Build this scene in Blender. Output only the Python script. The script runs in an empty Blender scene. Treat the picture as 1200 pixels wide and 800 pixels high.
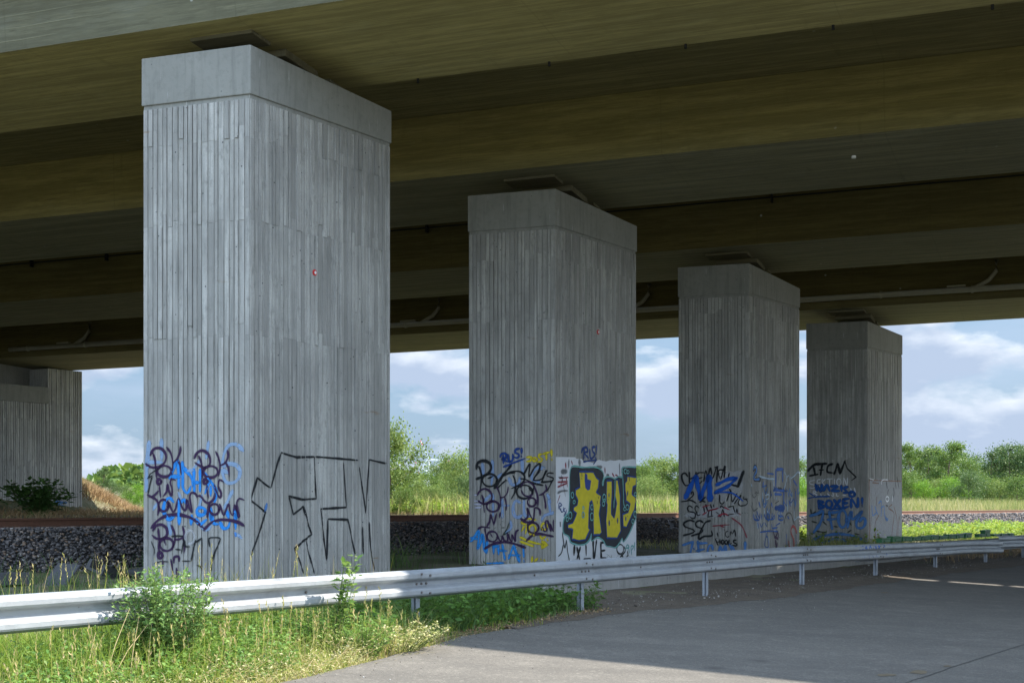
import bpy, bmesh, math, random
import numpy as np
from mathutils import Vector
random.seed(7); RNG = np.random.default_rng(11)
SC = bpy.context.scene; COL = SC.collection
F = 1700.0; CAMH = 1.4; HY = 593.0            # focal length in photo pixels, eye height, horizon row
R2 = np.array([.54325, .83957])               # direction of the pillar row, road and railway
NR = np.array([.83957, -.54325])              # across it, towards the road
G2 = np.array([-.93378, .35785])              # direction of the girders (away to the left)
AW = np.array([.35785, .93378])               # across the girders
E1 = np.array([-4.432, 24.54])                # front corner of the nearest pillar
def UW(u, w, z=0.): p = E1 + u*R2 + w*NR; return np.array([p[0], p[1], z])
def to_uw(X, Y): d = np.array([X, Y])-E1; return d@R2, d@NR
def to_uw_w(P): return (P-E1)@NR
def S3(*c): return [x for x in c]

# ------------------------------------------------------------------ object helpers
def tag(o, label=None, cat=None, group=None, kind=None):
    if label: o['label'] = label
    if cat: o['category'] = cat
    if group: o['group'] = group
    if kind: o['kind'] = kind
    return o
def thing(name, label, cat, loc=(0, 0, 0), group=None, rot=None):
    o = bpy.data.objects.new(name, None); COL.objects.link(o); o.location = loc
    o.empty_display_size = .3
    if rot: o.rotation_euler = rot
    return tag(o, label, cat, group)
def base_of(p):
    t = np.zeros(3)
    while p is not None: t += np.array(p.location); p = p.parent
    return t
def mk(name, V, Fc, mat, parent=None, local=False, attrs=None, smooth=False):
    """one mesh object; V in world coordinates unless local"""
    V = np.asarray(V, dtype=np.float64).reshape(-1, 3)
    if parent is not None and not local: V = V-base_of(parent)
    me = bpy.data.meshes.new(name)
    if isinstance(Fc, np.ndarray):
        n, k = Fc.shape
        me.vertices.add(len(V)); me.vertices.foreach_set('co', V.astype(np.float32).ravel())
        me.loops.add(n*k); me.loops.foreach_set('vertex_index', Fc.astype(np.int32).ravel())
        me.polygons.add(n); me.polygons.foreach_set('loop_start', np.arange(0, n*k, k, dtype=np.int32))
        me.update(calc_edges=True)
    else:
        me.from_pydata(V.tolist(), [], Fc); me.update()
    for an, (dom, val) in (attrs or {}).items():
        a = me.attributes.new(an, 'FLOAT', dom); a.data.foreach_set('value', np.asarray(val, dtype=np.float32))
    if mat is not None: me.materials.append(mat)
    if smooth: me.polygons.foreach_set('use_smooth', np.ones(len(me.polygons), dtype=bool))
    o = bpy.data.objects.new(name, me); COL.objects.link(o)
    if parent is not None: o.parent = parent
    return o
class MB:
    def __init__(s): s.v = []; s.f = []
    def add(s, V, Fs):
        n = len(s.v); s.v += [list(map(float, p)) for p in V]; s.f += [[i+n for i in q] for q in Fs]
    def prism(s, ring0, ring1):
        n = len(ring0); V = list(ring0)+list(ring1)
        Fs = [[i, (i+1) % n, n+(i+1) % n, n+i] for i in range(n)]+[list(range(n))[::-1], list(range(n, 2*n))]
        s.add(V, Fs)
    def box(s, x0, y0, z0, x1, y1, z1):
        s.prism([(x0, y0, z0), (x1, y0, z0), (x1, y1, z0), (x0, y1, z0)], [(x0, y0, z1), (x1, y0, z1), (x1, y1, z1), (x0, y1, z1)])
    def obox(s, c, a, b, la, lb, z0, z1):          # centre (2D), axes a,b (2D), half lengths
        P = [np.array(c)+i*la*np.array(a)+j*lb*np.array(b) for i, j in ((-1, -1), (1, -1), (1, 1), (-1, 1))]
        s.prism([(p[0], p[1], z0) for p in P], [(p[0], p[1], z1) for p in P])
    def tube(s, pts, rad, n=8, cap=True):
        pts = [Vector(p) for p in pts]; rad = rad if hasattr(rad, '__len__') else [rad]*len(pts)
        base = len(s.v); up = Vector((0, 0, 1))
        for i, p in enumerate(pts):
            d = (pts[min(i+1, len(pts)-1)]-pts[max(i-1, 0)]).normalized()
            a = d.cross(up if abs(d.z) < .95 else Vector((1, 0, 0))).normalized(); b = a.cross(d)
            for k in range(n):
                t = 2*math.pi*k/n; q = p+(a*math.cos(t)+b*math.sin(t))*rad[i]; s.v.append(list(q))
        for i in range(len(pts)-1):
            for k in range(n):
                a0 = base+i*n+k; a1 = base+i*n+(k+1) % n; s.f.append([a0, a1, a1+n, a0+n])
        if cap:
            s.f.append([base+k for k in range(n)][::-1]); e = base+(len(pts)-1)*n; s.f.append([e+k for k in range(n)])
    def build(s, name, mat, parent=None, local=False, smooth=False, bevel=0):
        o = mk(name, s.v, s.f, mat, parent, local, smooth=smooth)
        if bevel:
            m = o.modifiers.new('bevel', 'BEVEL'); m.width = bevel; m.segments = 2; m.limit_method = 'ANGLE'; m.angle_limit = .6
        return o

# ------------------------------------------------------------------ materials
class NT:
    def __init__(s, name):
        s.m = bpy.data.materials.new(name); s.m.use_nodes = True; s.t = s.m.node_tree; s.n = s.t.nodes; s.l = s.t.links
        s.n.clear(); s.out = s.n.new('ShaderNodeOutputMaterial'); s.b = s.n.new('ShaderNodeBsdfPrincipled')
        s.l.new(s.b.outputs[0], s.out.inputs[0]); s.b.inputs['Roughness'].default_value = .85
        s.b.inputs['Specular IOR Level'].default_value = .25
    def new(s, t, **kw):
        n = s.n.new(t)
        for k, v in kw.items(): setattr(n, k, v)
        return n
    def put(s, sock, v):
        if isinstance(v, bpy.types.NodeSocket): s.l.new(v, sock)
        elif isinstance(v, (tuple, list)) and len(v) == 3 and sock.type == 'RGBA': sock.default_value = (*v, 1)
        else: sock.default_value = v
    def coord(s, kind='Object', scale=(1, 1, 1), rot=(0, 0, 0)):
        c = s.new('ShaderNodeTexCoord'); mp = s.new('ShaderNodeMapping'); s.l.new(c.outputs[kind], mp.inputs[0])
        mp.inputs['Scale'].default_value = scale; mp.inputs['Rotation'].default_value = rot; return mp.outputs[0]
    def noise(s, vec, scale=5., detail=4., rough=.55, dist=0.):
        n = s.new('ShaderNodeTexNoise'); s.l.new(vec, n.inputs['Vector']); n.inputs['Scale'].default_value = scale
        n.inputs['Detail'].default_value = detail; n.inputs['Roughness'].default_value = rough; n.inputs['Distortion'].default_value = dist
        return n.outputs['Fac']
    def vor(s, vec, scale=5., feature='F1', out='Distance'):
        n = s.new('ShaderNodeTexVoronoi', feature=feature); s.l.new(vec, n.inputs['Vector']); n.inputs['Scale'].default_value = scale
        return n.outputs[out]
    def ramp(s, fac, stops):
        r = s.new('ShaderNodeValToRGB'); e = r.color_ramp.elements
        while len(e) < len(stops): e.new(.5)
        for i, (p, c) in enumerate(stops):
            e[i].position = p; c = (c, c, c) if isinstance(c, (int, float)) else c; e[i].color = (*c, 1)
        s.put(r.inputs[0], fac); return r.outputs[0]
    def mix(s, fac, a, b, blend='MIX'):
        n = s.new('ShaderNodeMix', data_type='RGBA', blend_type=blend)
        s.put(n.inputs[0], fac); s.put(n.inputs[6], a); s.put(n.inputs[7], b); return n.outputs[2]
    def math(s, op, a, b=0.):
        n = s.new('ShaderNodeMath', operation=op); s.put(n.inputs[0], a); s.put(n.inputs[1], b); return n.outputs[0]
    def attr(s, name):
        n = s.new('ShaderNodeAttribute', attribute_name=name); return n.outputs['Fac']
    def bump(s, h, strength=.5, dist=.01):
        n = s.new('ShaderNodeBump'); s.put(n.inputs['Height'], h); n.inputs['Strength'].default_value = strength
        n.inputs['Distance'].default_value = dist; s.l.new(n.outputs[0], s.b.inputs['Normal'])
    def col(s, c): s.put(s.b.inputs['Base Color'], c); return s
    def rough(s, c): s.put(s.b.inputs['Roughness'], c); return s

def plain(name, c, rough=.7, metal=0., var=.15, scale=6.):
    t = NT(name); v = t.noise(t.coord(), scale, 5)
    t.col(t.mix(v, tuple(x*(1-var) for x in c), tuple(min(1, x*(1+var)) for x in c))).rough(rough)
    t.b.inputs['Metallic'].default_value = metal; return t.m

def board_concrete(name, tint, dark=1.):
    t = NT(name); co = t.coord(); a = t.attr('plank')
    c = t.ramp(a, [(0, tuple(x*.70*dark for x in tint)), (.45, tuple(x*.97*dark for x in tint)), (1, tuple(min(1, x*1.2*dark) for x in tint))])
    big = t.noise(co, .7, 5, .6); c = t.mix(t.ramp(big, [(.36, .75), (.60, 0)]), c, tuple(x*.62*dark for x in tint))
    st = t.noise(t.coord(scale=(7, 7, .35)), 2.2, 6, .65)
    c = t.mix(t.ramp(st, [(.48, 0), (.68, .75)]), c, tuple(x*.5*dark for x in (tint[0], tint[1]*1.01, tint[2]*1.02)))
    st2 = t.noise(t.coord(scale=(9, 9, .5)), 1.3, 4, .6)
    c = t.mix(t.ramp(st2, [(.54, 0), (.72, .6)]), c, tuple(min(1, x*1.4*dark) for x in tint))
    fine = t.noise(co, 38, 4, .7); c = t.mix(t.ramp(fine, [(.3, .35), (.6, 0)]), c, tuple(x*.6*dark for x in tint))
    md = t.noise(t.coord(scale=(3, 3, 1.2)), 3.1, 7, .75); c = t.mix(t.ramp(md, [(.53, 0), (.66, .7)]), c, (tint[0]*.52, tint[1]*.535, tint[2]*.53))
    pit = t.vor(co, 5.5); sel = t.noise(co, 1.9, 2)
    pm = t.math('MULTIPLY', t.ramp(pit, [(.05, 1), (.10, 0)]), t.ramp(sel, [(.45, 0), (.55, 1)]))
    c = t.mix(pm, c, (.05, .05, .055))
    rust = t.math('MULTIPLY', t.ramp(t.noise(t.coord(scale=(1, 1, 9)), .9, 4, .6), [(.66, 0), (.72, .55)]), t.ramp(t.noise(co, 1.1, 2), [(.55, 0), (.62, 1)]))
    c = t.mix(rust, c, (.24, .15, .08))
    t.col(c).rough(.92); t.bump(t.math('ADD', fine, t.math('MULTIPLY', st, .7)), .6, .012); return t.m
def soffit_concrete(name, tint, sp=.115, fin=1.4):
    """board-marked concrete, boards running along local x"""
    t = NT(name); co = t.coord(); P = lambda k: tuple(min(1, x*k) for x in tint)
    q = t.new('ShaderNodeSeparateXYZ'); t.l.new(co, q.inputs[0]); yz = t.math('ADD', q.outputs[1], q.outputs[2])
    bi = t.math('ADD', t.math('MULTIPLY', yz, 1/sp), t.math('MULTIPLY', t.noise(co, .35, 3), .5))
    wn_ = t.new('ShaderNodeTexWhiteNoise', noise_dimensions='1D'); t.put(wn_.inputs['W'], t.math('FLOOR', bi)); fr = t.math('FRACT', bi)
    c = t.mix(wn_.outputs['Value'], P(.90), P(1.09))
    c = t.mix(t.ramp(t.noise(t.coord(scale=(.45, 1, 1)), .55, 6, .62), [(.36, .55), (.6, 0)]), c, P(.72))
    c = t.mix(t.ramp(t.noise(t.coord(scale=(.6, 1, 1)), 1.7, 6, .65), [(.52, 0), (.74, .45)]), c, (tint[0]*1.12, tint[1]*1.2, tint[2]*1.5))
    dash = t.noise(t.coord(scale=(.8, 9, 9)), 1.7, 5, .65); c = t.mix(t.ramp(dash, [(.50, 0), (.64, .65)]), c, P(.62)); d2 = t.noise(t.coord(scale=(1.1, 14, 14)), 2.4, 5, .7); c = t.mix(t.ramp(d2, [(.5, 0), (.66, .55)]), c, P(1.32))
    d3 = t.noise(t.coord(scale=(.22, 4.5, 4.5)), 1.6, 6, .62); c = t.mix(t.ramp(d3, [(.42, .6), (.54, 0)]), c, P(.66)); c = t.mix(t.ramp(d3, [(.56, 0), (.7, .6)]), c, P(1.3))
    brk = t.ramp(t.noise(t.coord(scale=(.5, 5, 5)), 1.3, 4, .6), [(.42, 0), (.62, 1)])
    ln = t.math('MULTIPLY', t.ramp(fr, [(0, 1), (.07, 0), (.95, 0), (1, 1)]), brk); c = t.mix(t.math('MULTIPLY', ln, .75), c, P(fin))
    j = t.math('FRACT', t.math('ADD', t.math('MULTIPLY', q.outputs[0], .21), t.math('MULTIPLY', t.noise(co, .8), .02)))
    c = t.mix(t.ramp(j, [(0, .5), (.006, 0)]), c, P(.6))
    drip = t.noise(t.coord(scale=(2.2, .5, .5)), 1.5, 5, .6); c = t.mix(t.ramp(drip, [(.62, 0), (.75, .4)]), c, P(.55))
    w = t.math('MULTIPLY', t.ramp(t.vor(co, 1.3), [(.03, 1), (.055, 0)]), t.ramp(t.noise(co, .9, 2), [(.56, 0), (.6, .7)]))
    c = t.mix(w, c, (.5, .5, .46))
    t.col(c).rough(.9); t.bump(t.math('ADD', t.math('MULTIPLY', ln, .8), t.math('MULTIPLY', dash, -.7)), .6, .015); return t.m
def smooth_concrete(name, tint):
    t = NT(name); co = t.coord()
    c = t.mix(t.noise(co, 1.3, 6, .6), tuple(x*.78 for x in tint), tuple(x*1.15 for x in tint))
    c = t.mix(t.ramp(t.noise(t.coord(scale=(14, 14, .8)), 1.6, 3), [(.69, 0), (.73, .8)]), c, (.5, .5, .48)); c = t.mix(t.ramp(t.noise(t.coord(scale=(5, 5, .45)), 1.9, 5, .65), [(.5, 0), (.7, .6)]), c, tuple(x*.6 for x in tint))
    c = t.mix(t.ramp(t.noise(co, 9, 5, .7), [(.3, .5), (.5, 0)]), c, tuple(x*.7 for x in tint))
    c = t.mix(t.ramp(t.vor(co, 4), [(.03, .8), (.06, 0)]), c, (.06, .06, .06))
    t.col(c).rough(.85); t.bump(t.noise(co, 30, 5), .3, .01); return t.m
def road_mat():
    t = NT('weathered_road'); co = t.coord()
    c = t.mix(t.noise(co, .35, 6, .6), (.088, .079, .069), (.150, .135, .114))
    c = t.mix(t.ramp(t.noise(t.coord(rot=(0, 0, -1.0), scale=(.25, 2.2, 1)), .8, 5, .6), [(.45, 0), (.75, .6)]), c, (.066, .06, .052))
    c = t.mix(t.ramp(t.noise(co, 3.2, 6, .7), [(.52, 0), (.72, .6)]), c, (.19, .172, .145))
    c = t.mix(t.ramp(t.noise(co, 60, 3, .7), [(.35, .7), (.55, 0)]), c, (.042, .039, .035))
    c = t.mix(t.ramp(t.vor(co, 75), [(.12, .6), (.3, 0)]), c, (.14, .127, .108))
    c = t.mix(t.ramp(t.noise(co, 1.15, 7, .72), [(.46, 0), (.62, .55)]), c, (.08, .073, .064))
    c = t.mix(t.ramp(t.noise(co, 22, 4, .7), [(.55, 0), (.72, .6)]), c, (.22, .202, .172))
    c = t.mix(t.math('MULTIPLY', t.ramp(t.vor(co, 1.1), [(.05, 1), (.16, 0)]), t.ramp(t.noise(co, .6, 2), [(.5, 0), (.58, .7)])), c, (.055, .05, .044))
    cr = t.vor(t.mix(.12, co, t.new('ShaderNodeTexNoise').outputs['Color']), .22, 'DISTANCE_TO_EDGE')
    c = t.mix(t.math('MULTIPLY', t.ramp(cr, [(0, .45), (.003, 0)]), t.ramp(t.noise(co, .2, 2), [(.5, 0), (.56, 1)])), c, (.06, .057, .05))
    t.col(c).rough(.9); t.bump(t.noise(co, 90, 4, .7), .35, .006); return t.m
def soil_mat():
    t = NT('bare_soil'); co = t.coord()
    c = t.mix(t.noise(co, 2.5, 7, .7), (.05, .038, .028), (.17, .135, .10))
    c = t.mix(t.ramp(t.noise(co, .8, 5, .6), [(.5, 0), (.7, .7)]), c, (.07, .058, .046))
    c = t.mix(t.ramp(t.vor(co, 30), [(.1, .7), (.28, 0)]), c, (.22, .2, .175))
    t.col(c).rough(.95); t.bump(t.noise(co, 18, 7, .75), 1., .05); return t.m
def terrain_mat():
    t = NT('rough_ground'); co = t.coord()
    c = t.mix(t.noise(co, .25, 6, .65), (.045, .055, .02), (.15, .13, .07))
    c = t.mix(t.ramp(t.noise(co, 4, 6, .7), [(.4, 0), (.7, .7)]), c, (.09, .105, .035))
    c = t.mix(t.ramp(t.noise(co, .5, 5, .7), [(.45, 0), (.62, .6)]), c, (.20, .175, .13))
    t.col(c).rough(.95); t.bump(t.noise(co, 6, 6, .7), 1., .08); return t.m
def dry_slope_mat():
    t = NT('dry_grass_slope'); co = t.coord()
    c = t.mix(t.noise(co, .6, 6, .7), (.20, .13, .06), (.17, .15, .06))
    c = t.mix(t.ramp(t.noise(co, 3, 5), [(.5, 0), (.7, .7)]), c, (.26, .19, .11)); t.col(c).rough(.95)
    t.bump(t.noise(co, 5, 6, .7), 1., .1); return t.m
def leaf_mat(name, stops, trans=.35, rough=.5):
    t = NT(name); c = t.ramp(t.attr('rnd'), stops); t.col(c).rough(rough)
    tr = t.new('ShaderNodeBsdfTranslucent'); hs = t.new('ShaderNodeHueSaturation'); t.l.new(c, hs.inputs['Color'])
    hs.inputs['Value'].default_value = 1.3; hs.inputs['Hue'].default_value = .485; t.l.new(hs.outputs[0], tr.inputs[0])
    m = t.new('ShaderNodeMixShader'); m.inputs[0].default_value = trans
    t.l.new(t.b.outputs[0], m.inputs[1]); t.l.new(tr.outputs[0], m.inputs[2]); t.l.new(m.outputs[0], t.out.inputs[0]); return t.m
def spray(name, c, alpha=1., soft=True):
    t = NT('spray_'+name); co = t.coord()
    v = t.noise(co, 9, 5, .7); t.col(t.mix(v, tuple(x*.75 for x in c), tuple(min(1, x*1.25+.003) for x in c))).rough(.6)
    fade = t.ramp(t.attr('edge'), [(.0, 0), (.9, alpha)])
    wear = t.ramp(t.noise(co, 26, 5, .75), [(.28, .55), (.45, 1)])
    tp = t.new('ShaderNodeBsdfTransparent'); m = t.new('ShaderNodeMixShader'); t.put(m.inputs[0], t.math('MULTIPLY', fade, wear))
    t.l.new(tp.outputs[0], m.inputs[1]); t.l.new(t.b.outputs[0], m.inputs[2]); t.l.new(m.outputs[0], t.out.inputs[0]); return t.m
def galvanised(name, c):
    t = NT(name); co = t.coord()
    k = t.mix(t.noise(co, 2.5, 6, .65), tuple(x*.78 for x in c), tuple(min(1, x*1.12) for x in c))
    k = t.mix(t.ramp(t.noise(t.coord(scale=(1, 1, 6)), 4, 5, .7), [(.55, 0), (.75, .5)]), k, tuple(x*.55 for x in c))
    k = t.mix(t.ramp(t.noise(t.coord(scale=(.6, .6, 14)), 1.5, 5, .6), [(.58, 0), (.7, .35)]), k, tuple(min(1, x*1.5) for x in c))
    k = t.mix(t.ramp(t.vor(co, 9), [(.03, .6), (.08, 0)]), k, (.12, .1, .085)); k = t.mix(t.ramp(t.noise(co, 1.1, 7, .72), [(.5, 0), (.68, .55)]), k, tuple(x*.5 for x in (c[0], c[1]*.97, c[2]*.92)))
    t.col(k); t.b.inputs['Metallic'].default_value = .35; t.put(t.b.inputs['Roughness'], t.ramp(t.noise(co, 12, 4), [(.3, .38), (.7, .62)]))
    return t.m

M = dict(
    shaft=board_concrete('board_concrete', (.415, .40, .37)), abut=board_concrete('abutment_concrete', (.46, .45, .42)),
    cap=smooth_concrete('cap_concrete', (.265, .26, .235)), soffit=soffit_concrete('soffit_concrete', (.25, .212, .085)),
    soffit1=soffit_concrete('near_soffit_concrete', (.45, .39, .18)), web=soffit_concrete('web_concrete', (.265, .25, .165)), fweb=soffit_concrete('outer_web_concrete', (.150, .142, .092), .21, 1.7), shade_web=soffit_concrete('shade_tinted_web_concrete', (.15, .125, .05), .2, 1.4), slab=soffit_concrete('slab_concrete', (.25, .215, .10)),
    oldslab=smooth_concrete('weathered_slab', (.075, .075, .078)), lowwall=smooth_concrete('low_wall_concrete', (.27, .26, .24)), road=road_mat(), soil=soil_mat(), terrain=terrain_mat(), dry=dry_slope_mat(),
    steel=galvanised('galvanised_rail', (.31, .325, .34)), post=galvanised('galvanised_post', (.27, .29, .32)),
    bolt=plain('dull_bolt', (.16, .14, .13), .6, .6), green=plain('green_plastic', (.02, .085, .03), .45),
    bearing=plain('bearing_steel', (.10, .13, .13), .5, .3), plate=soffit_concrete('bearing_plinth', (.15, .135, .085)),
    rubber=plain('black_rubber', (.02, .02, .02), .8),
    pipe=plain('drain_pipe', (.36, .34, .27), .5), rail=plain('rusty_rail', (.13, .065, .042), .7, .2, .3, 9),
    sleeper=plain('sleeper_concrete', (.22, .17, .14), .9, 0, .25, 8), bark=plain('bark', (.11, .085, .06), .9, 0, .3, 6),
    stem=plain('green_stem', (.10, .13, .04), .7), drystem=plain('dry_stem', (.34, .26, .13), .8),
    white=plain('turbine_white', (.72, .73, .75), .5, 0, .03), red=plain('turbine_red', (.60, .10, .10), .5, 0, .05),
    moss=plain('moss', (.10, .085, .028), .95, 0, .75, 7), dark=plain('crack_filler', (.05, .047, .042), .95, 0, .3, 10),
    mud=plain('dried_mud', (.115, .09, .058), .95, 0, .4, 9), markred=plain('marker_red', (.55, .03, .03), .5), markwhite=plain('marker_white', (.8, .8, .8), .5))
def stone_mat(name, stops):
    t = NT(name); t.col(t.mix(t.ramp(t.noise(t.coord(), 14, 4), [(.3, .4), (.7, 0)]), t.ramp(t.attr('rnd'), stops), (.06, .05, .045))).rough(.9); return t.m
M['stone'] = stone_mat('ballast_stone', [(0, (.05, .047, .05)), (.45, (.105, .098, .098)), (.8, (.17, .15, .14)), (.93, (.21, .135, .085)), (1, (.34, .32, .30))])
M['pebble'] = stone_mat('pebbles', [(0, (.06, .05, .04)), (.6, (.17, .15, .125)), (.95, (.32, .3, .27)), (1, (.55, .55, .53))])
LF = dict(
    grass=leaf_mat('verge_grass', [(0, (.075, .15, .018)), (.35, (.15, .235, .03)), (.65, (.25, .29, .05)), (.85, (.36, .32, .12)), (1, (.52, .42, .22))], .4, .6),
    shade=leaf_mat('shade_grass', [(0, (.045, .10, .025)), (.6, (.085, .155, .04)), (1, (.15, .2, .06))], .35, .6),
    field=leaf_mat('field_grass', [(0, (.12, .17, .04)), (.4, (.22, .24, .075)), (.8, (.36, .33, .15)), (1, (.48, .42, .26))], .3, .8),
    dry=leaf_mat('dry_grass', [(0, (.22, .15, .065)), (.5, (.32, .22, .11)), (.85, (.40, .29, .17)), (1, (.20, .22, .06))], .25, .8),
    weed=leaf_mat('weed_leaf', [(0, (.05, .115, .022)), (.5, (.10, .20, .035)), (1, (.19, .28, .06))], .35, .5),
    clover=leaf_mat('leafy_herb', [(0, (.05, .11, .028)), (.5, (.105, .20, .05)), (.9, (.18, .29, .085)), (1, (.27, .36, .15))], .3, .45),
    pale=leaf_mat('pale_leaf', [(0, (.10, .16, .03)), (.35, (.24, .28, .07)), (.7, (.46, .43, .20)), (1, (.62, .56, .36))], .3, .6),
    brown=leaf_mat('brownish_leaf', [(0, (.10, .14, .04)), (.5, (.26, .17, .09)), (1, (.36, .21, .12))], .3, .6),
    rose=leaf_mat('rose_leaf', [(0, (.055, .12, .025)), (.6, (.11, .2, .045)), (1, (.26, .36, .1))], .4, .45),
    low=leaf_mat('low_plants', [(0, (.08, .16, .015)), (.5, (.17, .28, .03)), (1, (.30, .36, .06))], .35, .6),
    treeA=leaf_mat('leaves_mid', [(0, (.042, .088, .016)), (.5, (.088, .158, .028)), (1, (.16, .225, .05))], .3, .55),
    treeB=leaf_mat('leaves_dark', [(0, (.034, .074, .022)), (.5, (.068, .124, .034)), (1, (.125, .18, .055))], .25, .55),
    treeC=leaf_mat('leaves_pale', [(0, (.055, .105, .02)), (.5, (.125, .19, .042)), (1, (.22, .27, .08))], .35, .6),
    treeD=leaf_mat('leaves_bright', [(0, (.05, .13, .012)), (.5, (.11, .24, .02)), (1, (.20, .34, .04))], .35, .55),
    moss=leaf_mat('moss_leaf', [(0, (.07, .06, .015)), (.6, (.17, .14, .025)), (1, (.28, .22, .04))], .2, .8),
    bush=leaf_mat('dark_broad_leaf', [(0, (.03, .075, .02)), (.6, (.06, .13, .03)), (1, (.10, .19, .045))], .25, .45))

# ------------------------------------------------------------------ terrain
def sstep(a, b, x): t = np.clip((np.asarray(x, float)-a)/(b-a), 0, 1); return t*t*(3-2*t)
def road_z(w): return -.055*(np.minimum(np.asarray(w, float), 24)-7.45)
def ground_z(u, w):
    u = np.asarray(u, float); w = np.asarray(w, float)
    z = np.where(w > 7.45, road_z(w)-.07*sstep(7.6, 8.4, w), 0.0)
    z = z+.05*sstep(6.5, 4, w)
    z = z+.07*sstep(-3, -5.5, w)-.0
    z = z+(1.0-.12)*sstep(-12.6, -15.5, w)
    z = z+.0*u
    return z
def gnoise(u, w):
    return .025*np.sin(1.7*u+.6*w)*np.cos(1.1*w-.4*u)+.018*np.sin(3.9*u-2.3*w)
EMB_L = np.array([-.2485, .9686]); EMB_N = np.array([-.9686, -.2485])   # foot line of the approach embankment
EMB_P = np.array([-18.3, 70.])
def world_z(X, Y):
    d = np.stack([np.asarray(X, float)-E1[0], np.asarray(Y, float)-E1[1]], -1); u = d@R2; w = d@NR
    z = ground_z(u, w)+np.where(w < 7, gnoise(u, w), 0)
    e = (np.asarray(X)-EMB_P[0])*EMB_N[0]+(np.asarray(Y)-EMB_P[1])*EMB_N[1]
    rise = .55*np.maximum(0, e)*sstep(-13.4, -14.5, w)*sstep(-36.3, -37.6, w)
    return z+np.minimum(rise, 6.3)
us = np.unique(np.concatenate([np.linspace(-900, -60, 15), np.linspace(-60, -22, 14), np.linspace(-22, 40, 160), np.linspace(40, 130, 90), np.linspace(130, 3000, 30)]))
ws = np.unique(np.concatenate([np.linspace(-3000, -120, 20), np.linspace(-120, -18, 52), np.linspace(-18, 12, 110), np.linspace(12, 60, 22), np.linspace(60, 900, 12)]))
U, W_ = np.meshgrid(us, ws, indexing='ij')
XX = E1[0]+U*R2[0]+W_*NR[0]; YY = E1[1]+U*R2[1]+W_*NR[1]
V = np.stack([XX, YY, world_z(XX, YY)], -1).reshape(-1, 3)
nu, nw = U.shape; I = np.arange(nu*nw).reshape(nu, nw)
Q = np.stack([I[:-1, :-1], I[:-1, 1:], I[1:, 1:], I[1:, :-1]], -1).reshape(-1, 4)[:, ::-1]
tag(mk('ground', V, np.ascontiguousarray(Q), M['terrain'], smooth=True), kind='structure')

def px_road(px, py):
    """pixel of the photograph -> point of the sloping road plane"""
    q = (px-600)/F; k = (HY-py)/F
    a = NR[0]*q+NR[1]; b = NR@E1                    # w = Y*a - b ; z = CAMH + Y*k = -.055*(w-7.45)
    Y = (-.055*(-b-7.45)-CAMH)/(k+.055*a); return np.array([q*Y, Y, CAMH+Y*k])
def edge_w(u):                                       # where the paving starts
    return np.interp(u, [-40, -14, -11, -9.4, -8, -6.4, -5.1, -1.7, 3, 14, 18, 24, 40, 200], [11.2, 9.6, 9.05, 8.85, 8.62, 8.3, 7.95, 7.65, 8.05, 8.0, 8.15, 8.8, 11, 60])
# road sheet
ru = np.concatenate([np.linspace(-60, -16, 12), np.linspace(-16, 26, 190), np.linspace(26, 180, 50)])
rk = np.linspace(0, 1, 14)**1.5
V = []; rr = np.random.default_rng(3)
jit = np.convolve(rr.normal(0, 1, len(ru)+6), np.ones(4)/4, 'same')[3:-3]*.05
for i, u in enumerate(ru):
    e = edge_w(u)+jit[i]; far = 24.0
    for k in rk:
        w = e+(far-e)*k if e < far-1 else e+k
        V.append(UW(u, w, float(road_z(w))))
I = np.arange(len(V)).reshape(len(ru), len(rk))
Q = np.stack([I[:-1, :-1], I[1:, :-1], I[1:, 1:], I[:-1, 1:]], -1).reshape(-1, 4)
tag(mk('road', V, np.ascontiguousarray(Q), M['road'], smooth=True), kind='structure')
# bare soil strip between the low wall and the road
V = []; su = np.linspace(-4, 30, 230); sk = np.linspace(0, 1, 26)
for u in su:
    e = edge_w(u)+.12+.05*math.sin(u*2.3)+.03*math.sin(u*5.1+1)+.012*math.sin(u*17)
    for k in sk:
        w = 5.3+(e-5.3)*k; b = math.sin(math.pi*min(1, k*1.02))
        z = float(ground_z(u, w) if w < 7.45 else road_z(w))+.012+.05*b*(.6+.4*math.sin(u*1.3+k*4))+.018*b*math.sin(u*7.1+9*k)*math.sin(u*3.3-14*k)
        V.append(UW(u, w, z if k < 1 else float(road_z(w))+.004))
I = np.arange(len(V)).reshape(len(su), len(sk))
Q = np.stack([I[:-1, :-1], I[1:, :-1], I[1:, 1:], I[:-1, 1:]], -1).reshape(-1, 4)
tag(mk('soil_strip', V, np.ascontiguousarray(Q), M['soil'], smooth=True), kind='structure')
# joint and dried mud on the road
def road_ribbon(name, pts, wid, mat, lift):
    V = []; P = [px_road(*p) for p in pts]
    Pd = []
    for a, b in zip(P[:-1], P[1:]):
        for k in range(8): Pd.append(a+(b-a)*k/8)
    Pd.append(P[-1]); 
    for i, p in enumerate(Pd):
        d = Pd[min(i+1, len(Pd)-1)]-Pd[max(0, i-1)]; n = np.array([-d[1], d[0], 0]); n = n/np.linalg.norm(n)
        h = wid*(.6+.5*random.random()); o = n*random.uniform(-.01, .01); w0 = to_uw(*(p+n*h+o)[:2])[1]; w1 = to_uw(*(p-n*h+o)[:2])[1]
        a = p+n*h+o; b = p-n*h+o; a[2] = float(road_z(w0))+lift; b[2] = float(road_z(w1))+lift; V += [a, b]
    Fs = [[2*i+1, 2*i+3, 2*i+2, 2*i] for i in range(len(Pd)-1)]
    return tag(mk(name, V, Fs, mat), kind='structure')
road_ribbon('road_joint', [(1040, 808), (1070, 797), (1135, 775), (1200, 755), (1300, 727)], .009, M['dark'], .004)
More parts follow.
